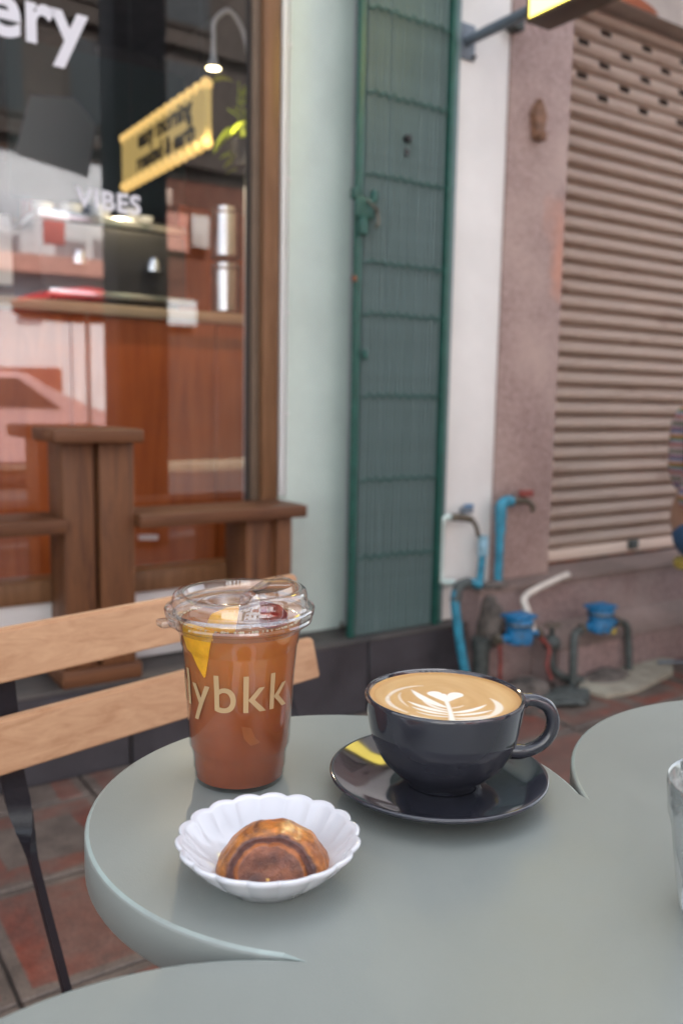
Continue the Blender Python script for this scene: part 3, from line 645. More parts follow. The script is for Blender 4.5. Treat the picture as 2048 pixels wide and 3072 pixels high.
def meter(loc, label, s=1.0, rot=0):
    t = thing('water_meter', label, 'water meter', loc, 'blue water meters by the pink steps')
    x, y, z = loc
    z += .006
    lathe('meter_body', [(.026, 0), (.047, .006), (.050, .026), (.043, .042), (.041, .054)], (x, y, z), MT['blue'], t, 28)
    lathe('dial_housing', [(.040, .0545), (.046, .058), (.048, .084), (.044, .090)], (x, y, z), MT['blue'], t, 28)
    lathe('seal_ring', [(.049, .068), (.0505, .070), (.0505, .074), (.049, .076)], (x, y, z), MT['brass'], t, 28, cap=(False, False))
    bm = bmesh.new(); add_box(bm, x-.052, x+.048, y-.040, y+.040, z+.091, z+.103, .005, 2); finish('hinged_lid', bm, MT['blue'], t, True)
    tube('inlet', [(x-.046, y, z+.026), (x-.085, y, z+.026)], .013, MT['blue'], t, 14); tube('outlet', [(x+.046, y, z+.026), (x+.085, y, z+.026)], .013, MT['blue'], t, 14)
    for sx_ in (-1, 1):
        lathe('union_nut', [(.018, 0), (.020, .004), (.020, .016), (.017, .020)], (x+sx_*.085, y, z+.026), MT['brass'], t, 6, axis=Matrix.Rotation(R(90*sx_), 3, 'Y'))
        for bz in (.012, .038): lathe('bolt', [(.004, 0), (.004, .006), (.001, .007)], (x+sx_*.03, y-.043, z+bz), MT['brass'], t, 6, axis=Matrix.Rotation(R(90), 3, 'X'))
    return t
m1 = meter((2.115, 2.045, .183), 'nearer blue water meter under the cream pipe', rot=0)
tube('red_riser', [(2.035, 2.045, .0), (2.035, 2.045, .15), (2.026, 2.045, .205)], .007, MT['red'], m1, 10)
tube('red_riser', smooth_path([(2.205, 2.045, .207), (2.25, 2.03, .16), (2.235, 2.02, .10), (2.25, 2.01, .05)], 5), .007, MT['red'], m1, 10)
m2 = meter((2.515, 2.03, .172), 'farther blue water meter standing before the pink step')
box('yellow_tag', 2.505, 2.53, 1.968, 1.9705, .185, .205, MT['yellow_plastic'], m2)
tube('dark_riser', smooth_path([(2.415, 2.03, .20), (2.37, 2.02, .19), (2.345, 2.0, .13), (2.34, 1.99, .0)], 5), .015, MT['dark_pipe'], m2, 12)
tube('dark_riser', smooth_path([(2.63, 2.03, .20), (2.66, 2.02, .17), (2.66, 2.0, .0)], 5), .014, MT['dark_pipe'], m2, 12)
t = thing('stop_valve', 'old brass stop valve between the two blue water meters', 'valve', (2.28, 2.05, .1))
lathe('valve_body', [(.015, 0), (.03, .01), (.034, .03), (.022, .05), (.01, .055), (.01, .085)], (2.285, 2.05, .14), MT['dark_pipe'], t, 18)
lathe('handwheel', [(.028, 0), (.034, .004), (.028, .008), (.024, .004)], (2.285, 2.05, .225), MT['brass'], t, 20, closed=True)
tube('valve_pipe', smooth_path([(2.285, 2.05, .15), (2.285, 2.04, .08), (2.33, 2.02, .04), (2.40, 2.0, .025)], 5), .014, MT['dark_pipe'], t, 12)
def rock(c, s, seed, m):
    bm = bmesh.new(); bmesh.ops.create_icosphere(bm, subdivisions=4, radius=1); rnd = random.Random(seed)
    ph = [(rnd.uniform(0, 6), rnd.uniform(1.5, 5)) for _ in range(6)]
    for v in bm.verts:
        n = v.co.copy(); d = 1+.16*__import__('mathutils').noise.noise(n*3+Vector((seed, 0, 0)))+.1*__import__('mathutils').noise.noise(n*8)+.10*math.sin(n.x*ph[0][1]+ph[0][0])+.10*math.sin(n.y*ph[1][1]+ph[1][0])+.07*math.sin(n.z*ph[2][1]*2+ph[2][0])+.05*math.sin(n.x*9+n.y*7)
        v.co = Vector((c[0]+n.x*s[0]*d, c[1]+n.y*s[1]*d, c[2]+n.z*s[2]*d))
    return bm
RL = ['rough dark lump of mortar at the foot of the nearer blue water meter', 'flat greenish hose heap on the ground before the pink steps', 'crumbled brown mortar piled on top of the pink step corner', 'small pale stone chip beside the red riser', 'broken grey concrete lump leaning on the pink block', 'brown dirt heap under the farther blue water meter', 'small orange brick chip beside the drain pipe']
for i, (c, s, m) in enumerate((((2.14, 2.02, .02), (.10, .07, .045), 'rubble'), ((2.23, 1.93, .015), (.11, .07, .025), 'dark_pipe'), ((2.12, 2.19, .36), (.07, .03, .018), 'rubble'),
                               ((2.20, 1.90, .012), (.016, .014, .012), 'slab'), ((2.08, 2.14, .24), (.04, .05, .10), 'rubble'), ((2.52, 1.99, .015), (.11, .05, .03), 'rubble'), ((2.085, 1.97, .01), (.03, .02, .015), 'red'))):
    o = finish('debris_lump', rock(c, s, i*7+1, m), MT[m], None, True); tag(o, RL[i], 'debris')
sl = finish('concrete_slab', rock((2.60, 1.97, .008), (.24, .13, .035), 99, 0), MT['slab'], None, True); bpy.data.objects.remove(sl)
bm = bmesh.new(); pq = [(2.33, 1.965), (2.36, 1.86), (2.50, 1.84), (2.78, 1.90), (2.93, 2.0), (2.90, 2.035), (2.44, 2.035)]
a = [bm.verts.new((x, y, .002)) for x, y in pq]; b = [bm.verts.new((x, y, .020+.006*(x-2.3))) for x, y in pq]
bm.faces.new(a); bm.faces.new(b)
for k in range(len(pq)): bm.faces.new((a[k], a[(k+1) % 7], b[(k+1) % 7], b[k]))
bmesh.ops.bevel(bm, geom=list(bm.edges), offset=.004, segments=2, affect='EDGES')
tag(finish('concrete_slab', bm, MT['slab'], None, True), 'low pale concrete slab lying on the red pavers below the pink steps', 'slab')
hs = tag(tube('thin_hose', smooth_path([(2.80, 1.98, .033), (2.95, 1.90, .03), (3.05, 1.80, .01), (3.2, 1.66, .01)], 6), .006, MT['grey_metal'], None, 8), 'thin grey hose trailing off the pale concrete slab', 'hose')
rb = bmesh.new()
for k in range(140):
    x = random.uniform(1.98, 2.75); y = random.uniform(1.9, 2.16); s = random.uniform(.004, .014)
    bmesh.ops.create_icosphere(rb, subdivisions=1, radius=1, matrix=Matrix.Translation((x, y, s*.4)) @ Matrix.Rotation(random.random()*3, 4, 'Z') @ Matrix.Diagonal((s*1.4, s, s*.7, 1)))
tag(finish('gravel', rb, MT['rubble'], None), 'loose gravel and mortar crumbs around the water meters', 'gravel', kind='stuff')

# ================================================================== PROJECTING SIGN
ps = thing('light_box_sign', 'lit yellow light box sign in a dark brown case on a wall bracket', 'sign', (2.0, 1.6, 2.11))
casem = mat('sign_case', (.075, .045, .022), .5, var=.1)
box('case', 1.957, 2.046, 1.35, 1.962, 2.112, 2.42, casem, ps, .006)
box('rim', 1.948, 1.9565, 1.35, 1.962, 2.112, 2.124, casem, ps); box('rim', 1.948, 1.9565, 1.35, 1.962, 2.408, 2.42, casem, ps)
box('rim', 1.948, 1.9565, 1.35, 1.362, 2.1245, 2.4075, casem, ps); box('rim', 1.948, 1.9565, 1.954, 1.962, 2.1245, 2.4075, casem, ps)
box('lit_face', 1.951, 1.9565, 1.3625, 1.9535, 2.1245, 2.4075, mat('lit_yellow', (.8, .65, .1), .4, emit=(1, .78, .14), es=1.4), ps)
tube('bracket_arm', [(1.985, 2.268, 2.165), (1.985, 1.963, 2.165)], .017, MT['grey_metal'], ps, 16)
tube('bracket_arm', [(1.985, 2.268, 2.37), (1.985, 1.963, 2.37)], .017, MT['grey_metal'], ps, 16)
box('wall_plate', 1.95, 2.02, 2.262, 2.2695, 2.11, 2.22, MT['grey_metal'], ps, .002)
box('wall_plate', 1.95, 2.02, 2.262, 2.2695, 2.315, 2.425, MT['grey_metal'], ps, .002)
lathe('bolt', [(.007, 0), (.007, .006), (.003, .007), (.003, .016)], (2.012, 2.2615, 2.12), MT['matte_black'], ps, 8, axis=Matrix.Rotation(R(90), 3, 'X'))
cb = tag(box('cable_bracket', 2.15, 2.20, 2.22, 2.26, 2.235, 2.275, MT['dark_pipe'], None, .004), 'small dark cable bracket high on the white pillar edge', 'bracket')

# ================================================================== TABLE
T = .742
L1 = (.3015, .4400, .1605); L2 = (.0935, .1955, .1605); L3 = (.6100, .2590, .1970)
L4 = (L2[0]+L3[0]-L1[0], L2[1]+L3[1]-L1[1], .17)
def table_outline():
    cs = [L1, L3, L4, L2]; pts = []
    # union outline: arcs of each lobe outside the others, joined at the notches
    cen = Vector((sum(c[0] for c in cs)/4, sum(c[1] for c in cs)/4))
    for i, c in enumerate(cs):
        pr, nx = cs[i-1], cs[(i+1) % 4]
        def meet(a, b):      # outer notch point of two lobes
            A, B = Vector(a[:2]), Vector(b[:2]); d = (B-A).length
            if d >= a[2]+b[2]: return A+(B-A)*(a[2]/(a[2]+b[2]))
            h = (a[2]**2-b[2]**2+d*d)/(2*d); k = math.sqrt(max(0, a[2]**2-h*h)); m_ = A+(B-A)/d*h; n_ = Vector((-(B-A).y, (B-A).x))/d
            q1, q2 = m_+n_*k, m_-n_*k
            return q1 if (q1-cen).length > (q2-cen).length else q2
        p0, p1 = meet(pr, c), meet(c, nx); cc = Vector(c[:2])
        a0 = math.atan2(p0.y-cc.y, p0.x-cc.x); a1 = math.atan2(p1.y-cc.y, p1.x-cc.x)
        while a1 >= a0: a1 -= 2*math.pi      # clockwise
        n_ = 72
        for k in range(n_+1):
            a = a0+(a1-a0)*k/n_; pts.append(cc+Vector((math.cos(a), math.sin(a)))*c[2] if 0 < k < n_ else (p0 if k == 0 else p1))
    out = []
    for p in pts:
        if not out or (p-out[-1]).length > 1e-4: out.append(p)
    if (out[0]-out[-1]).length < 1e-4: out.pop()
    return out
tb = thing('clover_table', 'grey green clover shaped cafe table with round lobes holding the drinks', 'table', (.35, .22, 0))
OL = table_outline()
def inset(pts, d):
    out = []; n = len(pts)
    for i in range(n):
        a, b, c = pts[i-1], pts[i], pts[(i+1) % n]; t = (c-a).normalized(); nn = Vector((t.y, -t.x))
        out.append(b+nn*d)
    return out
bm = bmesh.new(); layers = [(T-.0265, .0022), (T-.0255, .0008), (T-.0240, 0), (T-.0024, 0), (T-.0010, .0008), (T, .0028)]
area = sum(OL[i].x*OL[(i+1) % len(OL)].y-OL[(i+1) % len(OL)].x*OL[i].y for i in range(len(OL)))
sg_ = 1 if area < 0 else -1
rings = []
for z, d in layers: rings.append([bm.verts.new((p.x, p.y, z)) for p in inset(OL, d*sg_)])
n = len(OL)
for a, b in zip(rings, rings[1:]):
    for k in range(n): bm.faces.new((a[k], a[(k+1) % n], b[(k+1) % n], b[k]))
bmesh.ops.triangulate(bm, faces=[bm.faces.new(rings[-1]), bm.faces.new(rings[0])])
bm.faces.ensure_lookup_table()
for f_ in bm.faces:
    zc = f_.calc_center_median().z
    if T-.0012 < zc < T-.0002: f_.material_index = 1  # sky highlight along the table rim painted as a paler bevel band
tt_ = finish('tabletop', bm, [MT['table'], mat('edge_highlight', (.36, .44, .41), .35, col2=(.27, .305, .282), vscale=14)], tb, True, 35)
for p_ in tt_.data.polygons:
    if abs(p_.normal.z) > .999: p_.use_smooth = False
cxy = (.34, .225)
tube('pole', [(cxy[0], cxy[1], .03), (cxy[0], cxy[1], T-.03)], .03, MT['black'], tb, 24)
lathe('mounting_plate', [(.12, 0), (.12, .006), (.04, .007)], (cxy[0], cxy[1], T-.034), MT['black'], tb, 32)
lathe('foot_plate', [(.22, 0), (.22, .008), (.19, .014), (.05, .02), (.034, .035)], (cxy[0], cxy[1], .0015), MT['black'], tb, 48)

# ================================================================== CHAIR
ch = thing('bistro_chair', 'folding bistro chair with light wooden slats and black metal frame', 'chair', (.4, .7, 0))
dx = Vector((.402, .093, 0)); xd = dx.normalized(); nd = Vector((xd.y, -xd.x, 0))    # nd points to the camera side
def slat(z0, z1, off0, off1, x0, x1, th=.013):
    bm = bmesh.new(); base = Vector((.187, .876, 0)); vs8 = []
    for s in (x0, x1):
        for (z, off) in ((z0, off0), (z1, off1)):
            for q in (0, th):
                sk = .004 if (s == x1 and z == z0) else 0
                vs8.append(bm.verts.new(base+xd*(s+sk)+nd*(off-q)+Vector((0, 0, z))))
    for fc in ((0, 1, 3, 2), (4, 6, 7, 5), (0, 4, 5, 1), (2, 3, 7, 6), (0, 2, 6, 4), (1, 5, 7, 3)): bm.faces.new([vs8[k] for k in fc])
    bmesh.ops.bevel(bm, geom=list(bm.edges), offset=.0022, segments=2, affect='EDGES')
    o = finish('backrest_slat', bm, MT['chair_wood'], ch, True, 50); return o
slat(.7195, .7705, .012, .002, -.05, .405); slat(.634, .6855, .030, .020, -.05, .420)
def ribbon(name, pts):    # pts: (centre, width vector, thickness vector)
    bm = bmesh.new(); rg = []
    for c, w_, t_ in pts: rg.append([bm.verts.new(c+w_*a+t_*b) for a, b in ((-.5, -.5), (.5, -.5), (.5, .5), (-.5, .5))])
    for a, b in zip(rg, rg[1:]):
        for k in range(4): bm.faces.new((a[k], a[(k+1) % 4], b[(k+1) % 4], b[k]))
    bm.faces.new(rg[0]); bm.faces.new(rg[-1])
    return finish(name, bm, MT['black'], ch, True, 45)
def upright(s0):
    P = []; base = Vector((.187, .876, 0))+xd*s0
    key = [(.766, -.010, 0, .024), (.70, .0, 0, .024), (.625, .012, 0, .0235), (.600, .020, 12, .0235), (.580, .028, 45, .021), (.560, .036, 75, .014), (.545, .043, 90, .0095), (.50, .062, 90, .0085), (.45, .084, 90, .0085), (.20, .19, 90, .0085), (.0, .272, 90, .0085)]
    for i in range(len(key)-1):
        for k in range(6):
            t_ = k/6; z, off, ang, w_ = [key[i][j]*(1-t_)+key[i+1][j]*t_ for j in range(4)]
            c = base+nd*off+Vector((0, 0, z)); drift = (.62-z)*.045 if z < .62 else 0; c = c+xd*drift
            wd_ = (xd*math.cos(R(ang))+nd*math.sin(R(ang)))*w_; tv = (nd*math.cos(R(ang))-xd*math.sin(R(ang)))*(.005 if ang < 60 else .0075)
            P.append((c, wd_, tv))
    ribbon('back_upright', P)
upright(.003); upright(.372)
for s0 in (.02, .33):     # rear legs cross forward to back
    b0 = Vector((.187, .876, 0))+xd*s0
    tube('rear_leg', [b0+nd*.36+Vector((0, 0, .445)), b0+nd*.19+Vector((0, 0, .22)), b0+nd*.0+Vector((0, 0, 0))], .0065, MT['black'], ch, 10)
for k in range(5):
    bm = bmesh.new(); b0 = Vector((.187, .876, 0))+nd*(.175+.052*k); vs8 = []
    for s in (.055, .345):
        for q in (0, .044):
            for z in (.440, .455): vs8.append(bm.verts.new(b0+xd*s+nd*q+Vector((0, 0, z))))
    for fc in ((0, 1, 3, 2), (4, 6, 7, 5), (0, 4, 5, 1), (2, 3, 7, 6), (0, 2, 6, 4), (1, 5, 7, 3)): bm.faces.new([vs8[k_] for k_ in fc])
    bmesh.ops.bevel(bm, geom=list(bm.edges), offset=.002, segments=1, affect='EDGES'); finish('seat_slat', bm, MT['chair_wood'], ch, True, 50)
for s0 in (.06, .325):
    b0 = Vector((.187, .876, 0))+xd*s0; bm = bmesh.new(); add_tube(bm, [b0+nd*.13+Vector((0, 0, .433)), b0+nd*.445+Vector((0, 0, .433))], .006, 8); finish('seat_rail', bm, MT['black'], ch, True)

# ================================================================== PLASTIC CUP OF ICED TEA
CX, CY = .2635, .5105
cz = T
ic = thing('plastic_cup', 'clear plastic takeaway cup of amber iced tea printed with beige lettering', 'cup', (CX, CY, T))
prof = [(.0297, .0012), (.0305, .004), (.0309, .0085), (.0316, .0105), (.0317, .0175), (.0325, .0215), (.0332, .0238), (.0342, .0262), (.0369, .074), (.0386, .0925), (.0389, .0945), (.0396, .0962), (.0413, .107), (.0418, .114), (.0428, .1165), (.0432, .118)]
MT['cup_plastic'] = thin_glass('cup_plastic', .06, .75, (.99, .99, .99), .02)
MT['lid_plastic'] = thin_glass('lid_plastic', .17, 1.0, (.96, .965, .97), .06, .18)
lathe('cup_wall', [(.0, .004), (.02, .003), (.027, .0006)]+prof, (CX, CY, T), MT['cup_plastic'], ic, 96, cap=(False, False))
tea = bpy.data.materials.new('iced_tea'); tea.use_nodes = True; n = tea.node_tree; L = n.links; b = n.nodes['Principled BSDF']
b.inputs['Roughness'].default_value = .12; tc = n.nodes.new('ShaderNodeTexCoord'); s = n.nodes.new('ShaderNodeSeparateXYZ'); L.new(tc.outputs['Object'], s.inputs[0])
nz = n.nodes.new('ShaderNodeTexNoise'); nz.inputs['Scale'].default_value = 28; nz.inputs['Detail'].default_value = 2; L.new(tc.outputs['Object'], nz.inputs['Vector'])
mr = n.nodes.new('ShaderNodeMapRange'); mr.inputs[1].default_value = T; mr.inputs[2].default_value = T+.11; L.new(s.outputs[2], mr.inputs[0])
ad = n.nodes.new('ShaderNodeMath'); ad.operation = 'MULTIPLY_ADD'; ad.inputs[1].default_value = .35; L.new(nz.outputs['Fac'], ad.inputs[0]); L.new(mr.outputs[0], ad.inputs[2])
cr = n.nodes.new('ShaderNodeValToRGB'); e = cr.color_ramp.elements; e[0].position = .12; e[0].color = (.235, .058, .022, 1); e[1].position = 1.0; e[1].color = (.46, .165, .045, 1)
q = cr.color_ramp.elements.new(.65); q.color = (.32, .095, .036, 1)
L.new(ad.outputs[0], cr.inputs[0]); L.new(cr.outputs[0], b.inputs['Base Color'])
b.inputs['Subsurface Weight'].default_value = .55; b.inputs['Subsurface Radius'].default_value = (.02, .008, .003); b.inputs['Subsurface Scale'].default_value = 1
liq = [(.0, .0055), (.020, .0050), (.0270, .0028)]+[(r-.0007, z) for r, z in prof[1:12]]+[(.0407, .1115), (.036, .1120), (.0, .1120)]
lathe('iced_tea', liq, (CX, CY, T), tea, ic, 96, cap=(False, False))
# lettering bent round the cup
def cup_r(z):
    for (r0_, z0_), (r1_, z1_) in zip(prof, prof[1:]):
        if z0_ <= z <= z1_: return r0_+(r1_-r0_)*(z-z0_)/(z1_-z0_)
    return prof[-1][0]
me = text_mesh('onlybkk', .0356, .00018, 0, 1.10); bm = bmesh.new(); bm.from_mesh(me)
for _ in range(4):
    es = [e_ for e_ in bm.edges if e_.calc_length() > .0035]
    if not es: break
    bmesh.ops.subdivide_edges(bm, edges=es, cuts=1); bmesh.ops.triangulate(bm, faces=bm.faces)
xs = [v.co.x for v in bm.verts]; xm = max(xs)
for v in bm.verts:
    zz = .0585+v.co.y; rr_ = cup_r(zz)+.00025; th = (v.co.x-xm)*.93/.0355
    a = R(-64+90-90)+R(64)+th+R(-55.5)+R(78.5-64)     # ends near the right-hand edge
    a = th-R(62.6)+R(58)-R(0)
    # angle measured from the camera-facing direction
    base_ang = math.atan2(-CY, -CX)+R(0)
    A = base_ang+R(56)+th
    v.co = Vector((CX+rr_*math.cos(A), CY+rr_*math.sin(A), T+zz))
finish('lettering', bm, mat('beige_print', (.46, .31, .155), .6, bump=.1, bscale=900), ic)
# lid
LZ = T+.1165
base_ang = math.atan2(-CY, -CX)
ry = Vector((math.cos(base_ang+R(90)), math.sin(base_ang+R(90)), 0))
lidp = [(.0415, -.011), (.0425, -.0100), (.0432, -.0085), (.0440, -.0070), (.0466, -.0068), (.0481, -.0058), (.0487, -.0042), (.0480, -.0028), (.0484, -.0018), (.0497, -.0006), (.0499, .0014), (.0490, .0032), (.0466, .0040), (.0454, .0050), (.0450, .0100), (.0443, .0124), (.0425, .0137), (.0395, .0139), (.0375, .0130), (.0362, .0096), (.033, .0080), (.02, .0080), (.0, .0080)]
def lidmod(i, r, z, a):
    if i >= 13:
        d = math.cos(a-(base_ang+R(75)))      # raised drinking spout on the right
        k = max(0, min(1, (d-.25)/.3)); k = k*k*(3-2*k)
        if i >= 19: z = z+k*(.0100 if r > .012 else .003)
        else: z = z+k*.0032*(z/.0160)
    return r, z
lathe('lid', lidp, (CX, CY, LZ), MT['lid_plastic'], ic, 128, lidmod, cap=(False, False))
lathe('lid_groove', [(.0500, .002), (.0503, .003), (.0497, .004), (.049, .003)], (CX, CY, LZ), MT['lid_plastic'], ic, 96, closed=True)
lathe('cup_rim', [(.0440, 0), (.0452, .0012), (.044, .0024), (.0428, .0012)], (CX, CY, LZ-.0005), MT['lid_plastic'], ic, 96, closed=True)
bm = bmesh.new()      # pull tab of the lid
tabc = Vector((CX, CY, LZ-.006))+ry*-.0485
add_box(bm, tabc.x-.006, tabc.x+.004, tabc.y-.006, tabc.y+.006, tabc.z-.004, tabc.z+.001, .0018, 2); finish('lid_tab', bm, MT['lid_plastic'], ic, True)
# froth ring of bubbles under the lid
bm = bmesh.new(); rnd = random.Random(3)
for k in range(150):
    a = rnd.uniform(0, 6.28); s_ = rnd.uniform(.0004, .0010)
    bmesh.ops.create_icosphere(bm, subdivisions=1, radius=s_, matrix=Matrix.Translation((CX+.0400*math.cos(a), CY+.0400*math.sin(a), T+.1122)))
tag(finish('froth_bubbles', bm, mat('froth', (.75, .62, .42), .3), ic, True), kind='stuff')
# fruit wedges
frm = mat('orange_fruit', (.84, .42, .02), .35, var=.12, vscale=90, sss=.3, bump=.2, bscale=300)
def wedge(label, poly, ang, r_in, z0, m, name='fruit_slice', th=.007, off=None):
    bm = bmesh.new(); A0 = base_ang+R(ang)
    f1 = bm.faces.new([bm.verts.new((u_, v_, 0)) for u_, v_ in poly])
    ex = bmesh.ops.extrude_face_region(bm, geom=[f1])
    for v in ex['geom']:
        if isinstance(v, bmesh.types.BMVert): v.co.z = th
    bmesh.ops.bevel(bm, geom=list(bm.edges), offset=.0009, segments=2, affect='EDGES'); bmesh.ops.triangulate(bm, faces=bm.faces)
    for _ in range(5):
        es = [e_ for e_ in bm.edges if e_.calc_length() > .0022]
        if not es: break
        bmesh.ops.subdivide_edges(bm, edges=es, cuts=1); bmesh.ops.triangulate(bm, faces=bm.faces)
    for v in bm.verts:
        u_, v_, w_ = v.co; zz = z0+v_-T
        r_f = r_in if off is None else cup_r(min(zz, .1165))-off
        A = A0+u_/r_in; v.co = Vector((CX+(r_f-w_)*math.cos(A), CY+(r_f-w_)*math.sin(A), z0+v_))
    return tag(finish(name, bm, m, None, True, 60), label, 'fruit slice')
wedge('yellow orange fruit wedge pressed against the left side of the iced tea cup', [(-.016, .0225), (.0125, .0225), (.0085, .008), (.004, -.0095), (.002, -.0115), (-.004, -.004), (-.009, .004), (-.0135, .006), (-.0165, .014)], -41, .0385, T+.0900, frm, off=.0002)
wedge('yellow fruit slice poking up under the clear lid of the iced tea', [(-.012, -.004), (.010, -.004), (.013, .013), (.004, .012), (-.006, .008)], -20, .0385, T+.1150, frm)
frm2 = mat('sunk_fruit', (.31, .095, .028), .4, var=.1, vscale=60, sss=.3)
wedge('dull orange fruit chunk sunk in the lower middle of the iced tea', [(-.005, .012), (.003, .010), (.006, .003), (.011, -.002), (.002, -.004), (-.003, .002)], 8, .0348, T+.038, frm2, th=.004, off=.0006)
rdm = mat('red_fruit', (.22, .02, .012), .3, var=.3, vscale=120, bump=.3, bscale=250)
wedge('dark red fruit chunk showing through the right side of the clear lid', [(-.008, -.006), (.012, -.006), (.010, .003), (.002, .009), (-.008, .012)], 42, .0365, T+.1175, rdm, 'fruit_chunk', .012)
icem = thin_glass('ice', .12, .8, (.93, .94, .95), .05)
for k, (ax, r_, zz, rz) in enumerate(((5, .022, .1155, .4), (60, .016, .1158, 1.1), (150, .02, .1145, .2))):
    A = base_ang+R(ax); x_, y_ = CX+r_*math.cos(A), CY+r_*math.sin(A)
    bm = bmesh.new(); add_box(bm, -.009, .009, -.008, .008, -.007, .009, .002, 2); o = finish('ice_cube', bm, icem, None, True)
    o.location = (x_, y_, T+zz); o.rotation_euler = (.2*k, .3, rz)
    tag(o, ['clear ice cube floating at the front of the iced tea', 'clear ice cube floating next to the red fruit chunk', 'clear ice cube floating at the back of the iced tea'][k], 'ice cube', 'ice cubes in the iced tea')

# ================================================================== SAUCER, COFFEE CUP
GX, GY = .3695, .4215
ceram = mat('dark_glaze', (.030, .031, .040), .09, spec=.6, coat=.4)
SX, SY = .3640, .4195
saucer = lathe('saucer', [(.0, .0035), (.022, .0035), (.034, .0032), (.038, .0), (.041, .0), (.0425, .003), (.060, .0075), (.0705, .0128), (.0722, .0148), (.0721, .0158), (.0712, .0164), (.0695, .0161), (.058, .0112), (.045, .0082), (.036, .0068), (.031, .0062), (.0, .0060)], (SX, SY, T), ceram, None, 128, cap=(False, False), angle=60)
tag(saucer, 'round dark grey glazed saucer under the coffee cup', 'saucer')
cc = thing('coffee_cup', 'dark grey glazed coffee cup with a curved handle filled with latte', 'cup', (GX, GY, T+.0065))
FZ = T+.0066
cprof = [(.0, .004), (.021, .004), (.0225, .0), (.0252, .0), (.0262, .0025), (.0275, .0045), (.0335, .0085), (.0405, .0158), (.0448, .0235), (.0468, .0288), (.0483, .0312), (.0502, .040), (.0518, .050), (.0528, .0575), (.0529, .0590), (.0524, .0602), (.0514, .0606), (.0503, .0600), (.0494, .0578), (.0480, .046), (.045, .030), (.036, .014), (.0, .010)]
lathe('cup_body', cprof, (GX, GY, FZ), ceram, cc, 128, cap=(False, False), angle=30)
ha_ = math.atan2(-.56, .83)+R(6); hd_ = Vector((math.cos(ha_), math.sin(ha_), 0))
def hp(r, z): return Vector((GX, GY, FZ))+hd_*r+Vector((0, 0, z))
hpts = smooth_path([hp(.0495, .0525), hp(.056, .0545), hp(.0635, .0535), hp(.0715, .0485), hp(.0750, .0390), hp(.0725, .0290), hp(.0655, .0220), hp(.056, .0185), hp(.046, .0185)], 6)
bm = bmesh.new(); add_tube(bm, hpts, [.0054]*6+[.0046]*(len(hpts)-12)+[.0052]*6, 20, 1.0)
for v in bm.verts: pass
finish('handle', bm, ceram, cc, True, 60)
# latte surface with foam pattern as vertex colours
def bez(p0, p1, p2, w0, w1, w2, n=26):
    t = np.linspace(0, 1, n)[:, None]; P = (1-t)**2*np.array(p0)+2*t*(1-t)*np.array(p1)+t**2*np.array(p2)
    W = ((1-t)**2*w0+2*t*(1-t)*w1+t**2*w2)[:, 0]; return P, W
strokes = []
def S(p0, p1, p2, w, a=1.0): strokes.append((*bez(p0, p1, p2, *w), a))
# heart
for p in ((-.125, .10), (.16, .07)): S(p, (p[0]*.55, -.0), (0, -.22), (.115, .10, .02), 1)
S((-.02, .06), (0, -.05), (0, -.2), (.06, .06, .03), 1)
S((0, -.2), (.01, -.5), (-.01, -.93), (.035, .03, .05), 1)
S((-.02, -.42), (-.28, -.22), (-.42, .24), (.02, .13, .012), 1)
S((-.02, -.52), (-.30, -.42), (-.33, .10), (.02, .06, .01), .85)
S((-.02, -.60), (-.30, -.50), (-.50, -.22), (.02, .085, .01), 1)
S((-.02, -.68), (-.30, -.62), (-.46, -.42), (.015, .06, .01), .95)
S((-.02, -.76), (-.25, -.75), (-.42, -.60), (.015, .045, .01), .8)
S((.02, -.45), (.14, -.42), (.20, -.34), (.02, .03, .01), .6)
S((.02, -.60), (.28, -.58), (.50, -.30), (.02, .075, .01), 1)
S((.02, -.70), (.30, -.68), (.54, -.50), (.015, .065, .01), .95)
S((.02, -.80), (.28, -.82), (.50, -.66), (.015, .05, .01), .85)
S((-.26, .42), (-.62, .38), (-.76, -.05), (.015, .05, .03), .55)
S((-.76, -.05), (-.82, -.35), (-.55, -.62), (.03, .05, .02), .6)
S((-.58, .12), (-.66, -.10), (-.52, -.40), (.008, .035, .01), .6)
S((.60, -.05), (.78, -.40), (.48, -.72), (.012, .10, .03), .75)
S((.48, -.72), (.2, -.92), (-.15, -.93), (.03, .07, .05), .7)
S((-.5, -.72), (-.3, -.9), (-.05, -.93), (.02, .05, .04), .6)
CR = .0497; CZS = FZ+.0578
nr, na = 90, 260; bm = bmesh.new(); rc = r0.copy(); rv = Vector((f.x, f.y, 0)).normalized()
verts = [(0.0, 0.0)]+[((i/nr)*math.cos(2*math.pi*k/na), (i/nr)*math.sin(2*math.pi*k/na)) for i in range(1, nr+1) for k in range(na)]
UV = np.array(verts)
cov = np.zeros(len(UV))
for P_, W_, a_ in strokes:
    D = np.sqrt(((UV[:, None, :]-P_[None])**2).sum(2)); q_ = (W_[None]*.88+.015-D)/.034; q_ = np.clip(q_, 0, 1); q_ = q_*q_*(3-2*q_)
    cov = np.maximum(cov, q_.max(1)*a_)
r_ = np.sqrt((UV**2).sum(1)); th_ = np.arctan2(UV[:, 1], UV[:, 0])
swirl = .5+.5*np.sin(22*r_+2.2*np.sin(2*th_+1)+3*np.sin(th_*1.0+r_*3)); swirl2 = .5+.5*np.sin(47*r_+3*np.sin(3*th_)+UV[:, 0]*6)
crema = np.array([.60, .36, .145]); dark = np.array([.45, .215, .065]); pale = np.array([.70, .47, .22]); milk = np.array([.88, .84, .74])
k1 = (.35*swirl+.15*swirl2)*(r_ < .93); col = crema[None]*(1-k1[:, None])+pale[None]*k1[:, None]
edge_ = np.clip((r_-.86)/.12, 0, 1)[:, None]; col = col*(1-.5*edge_)+dark[None]*.5*edge_
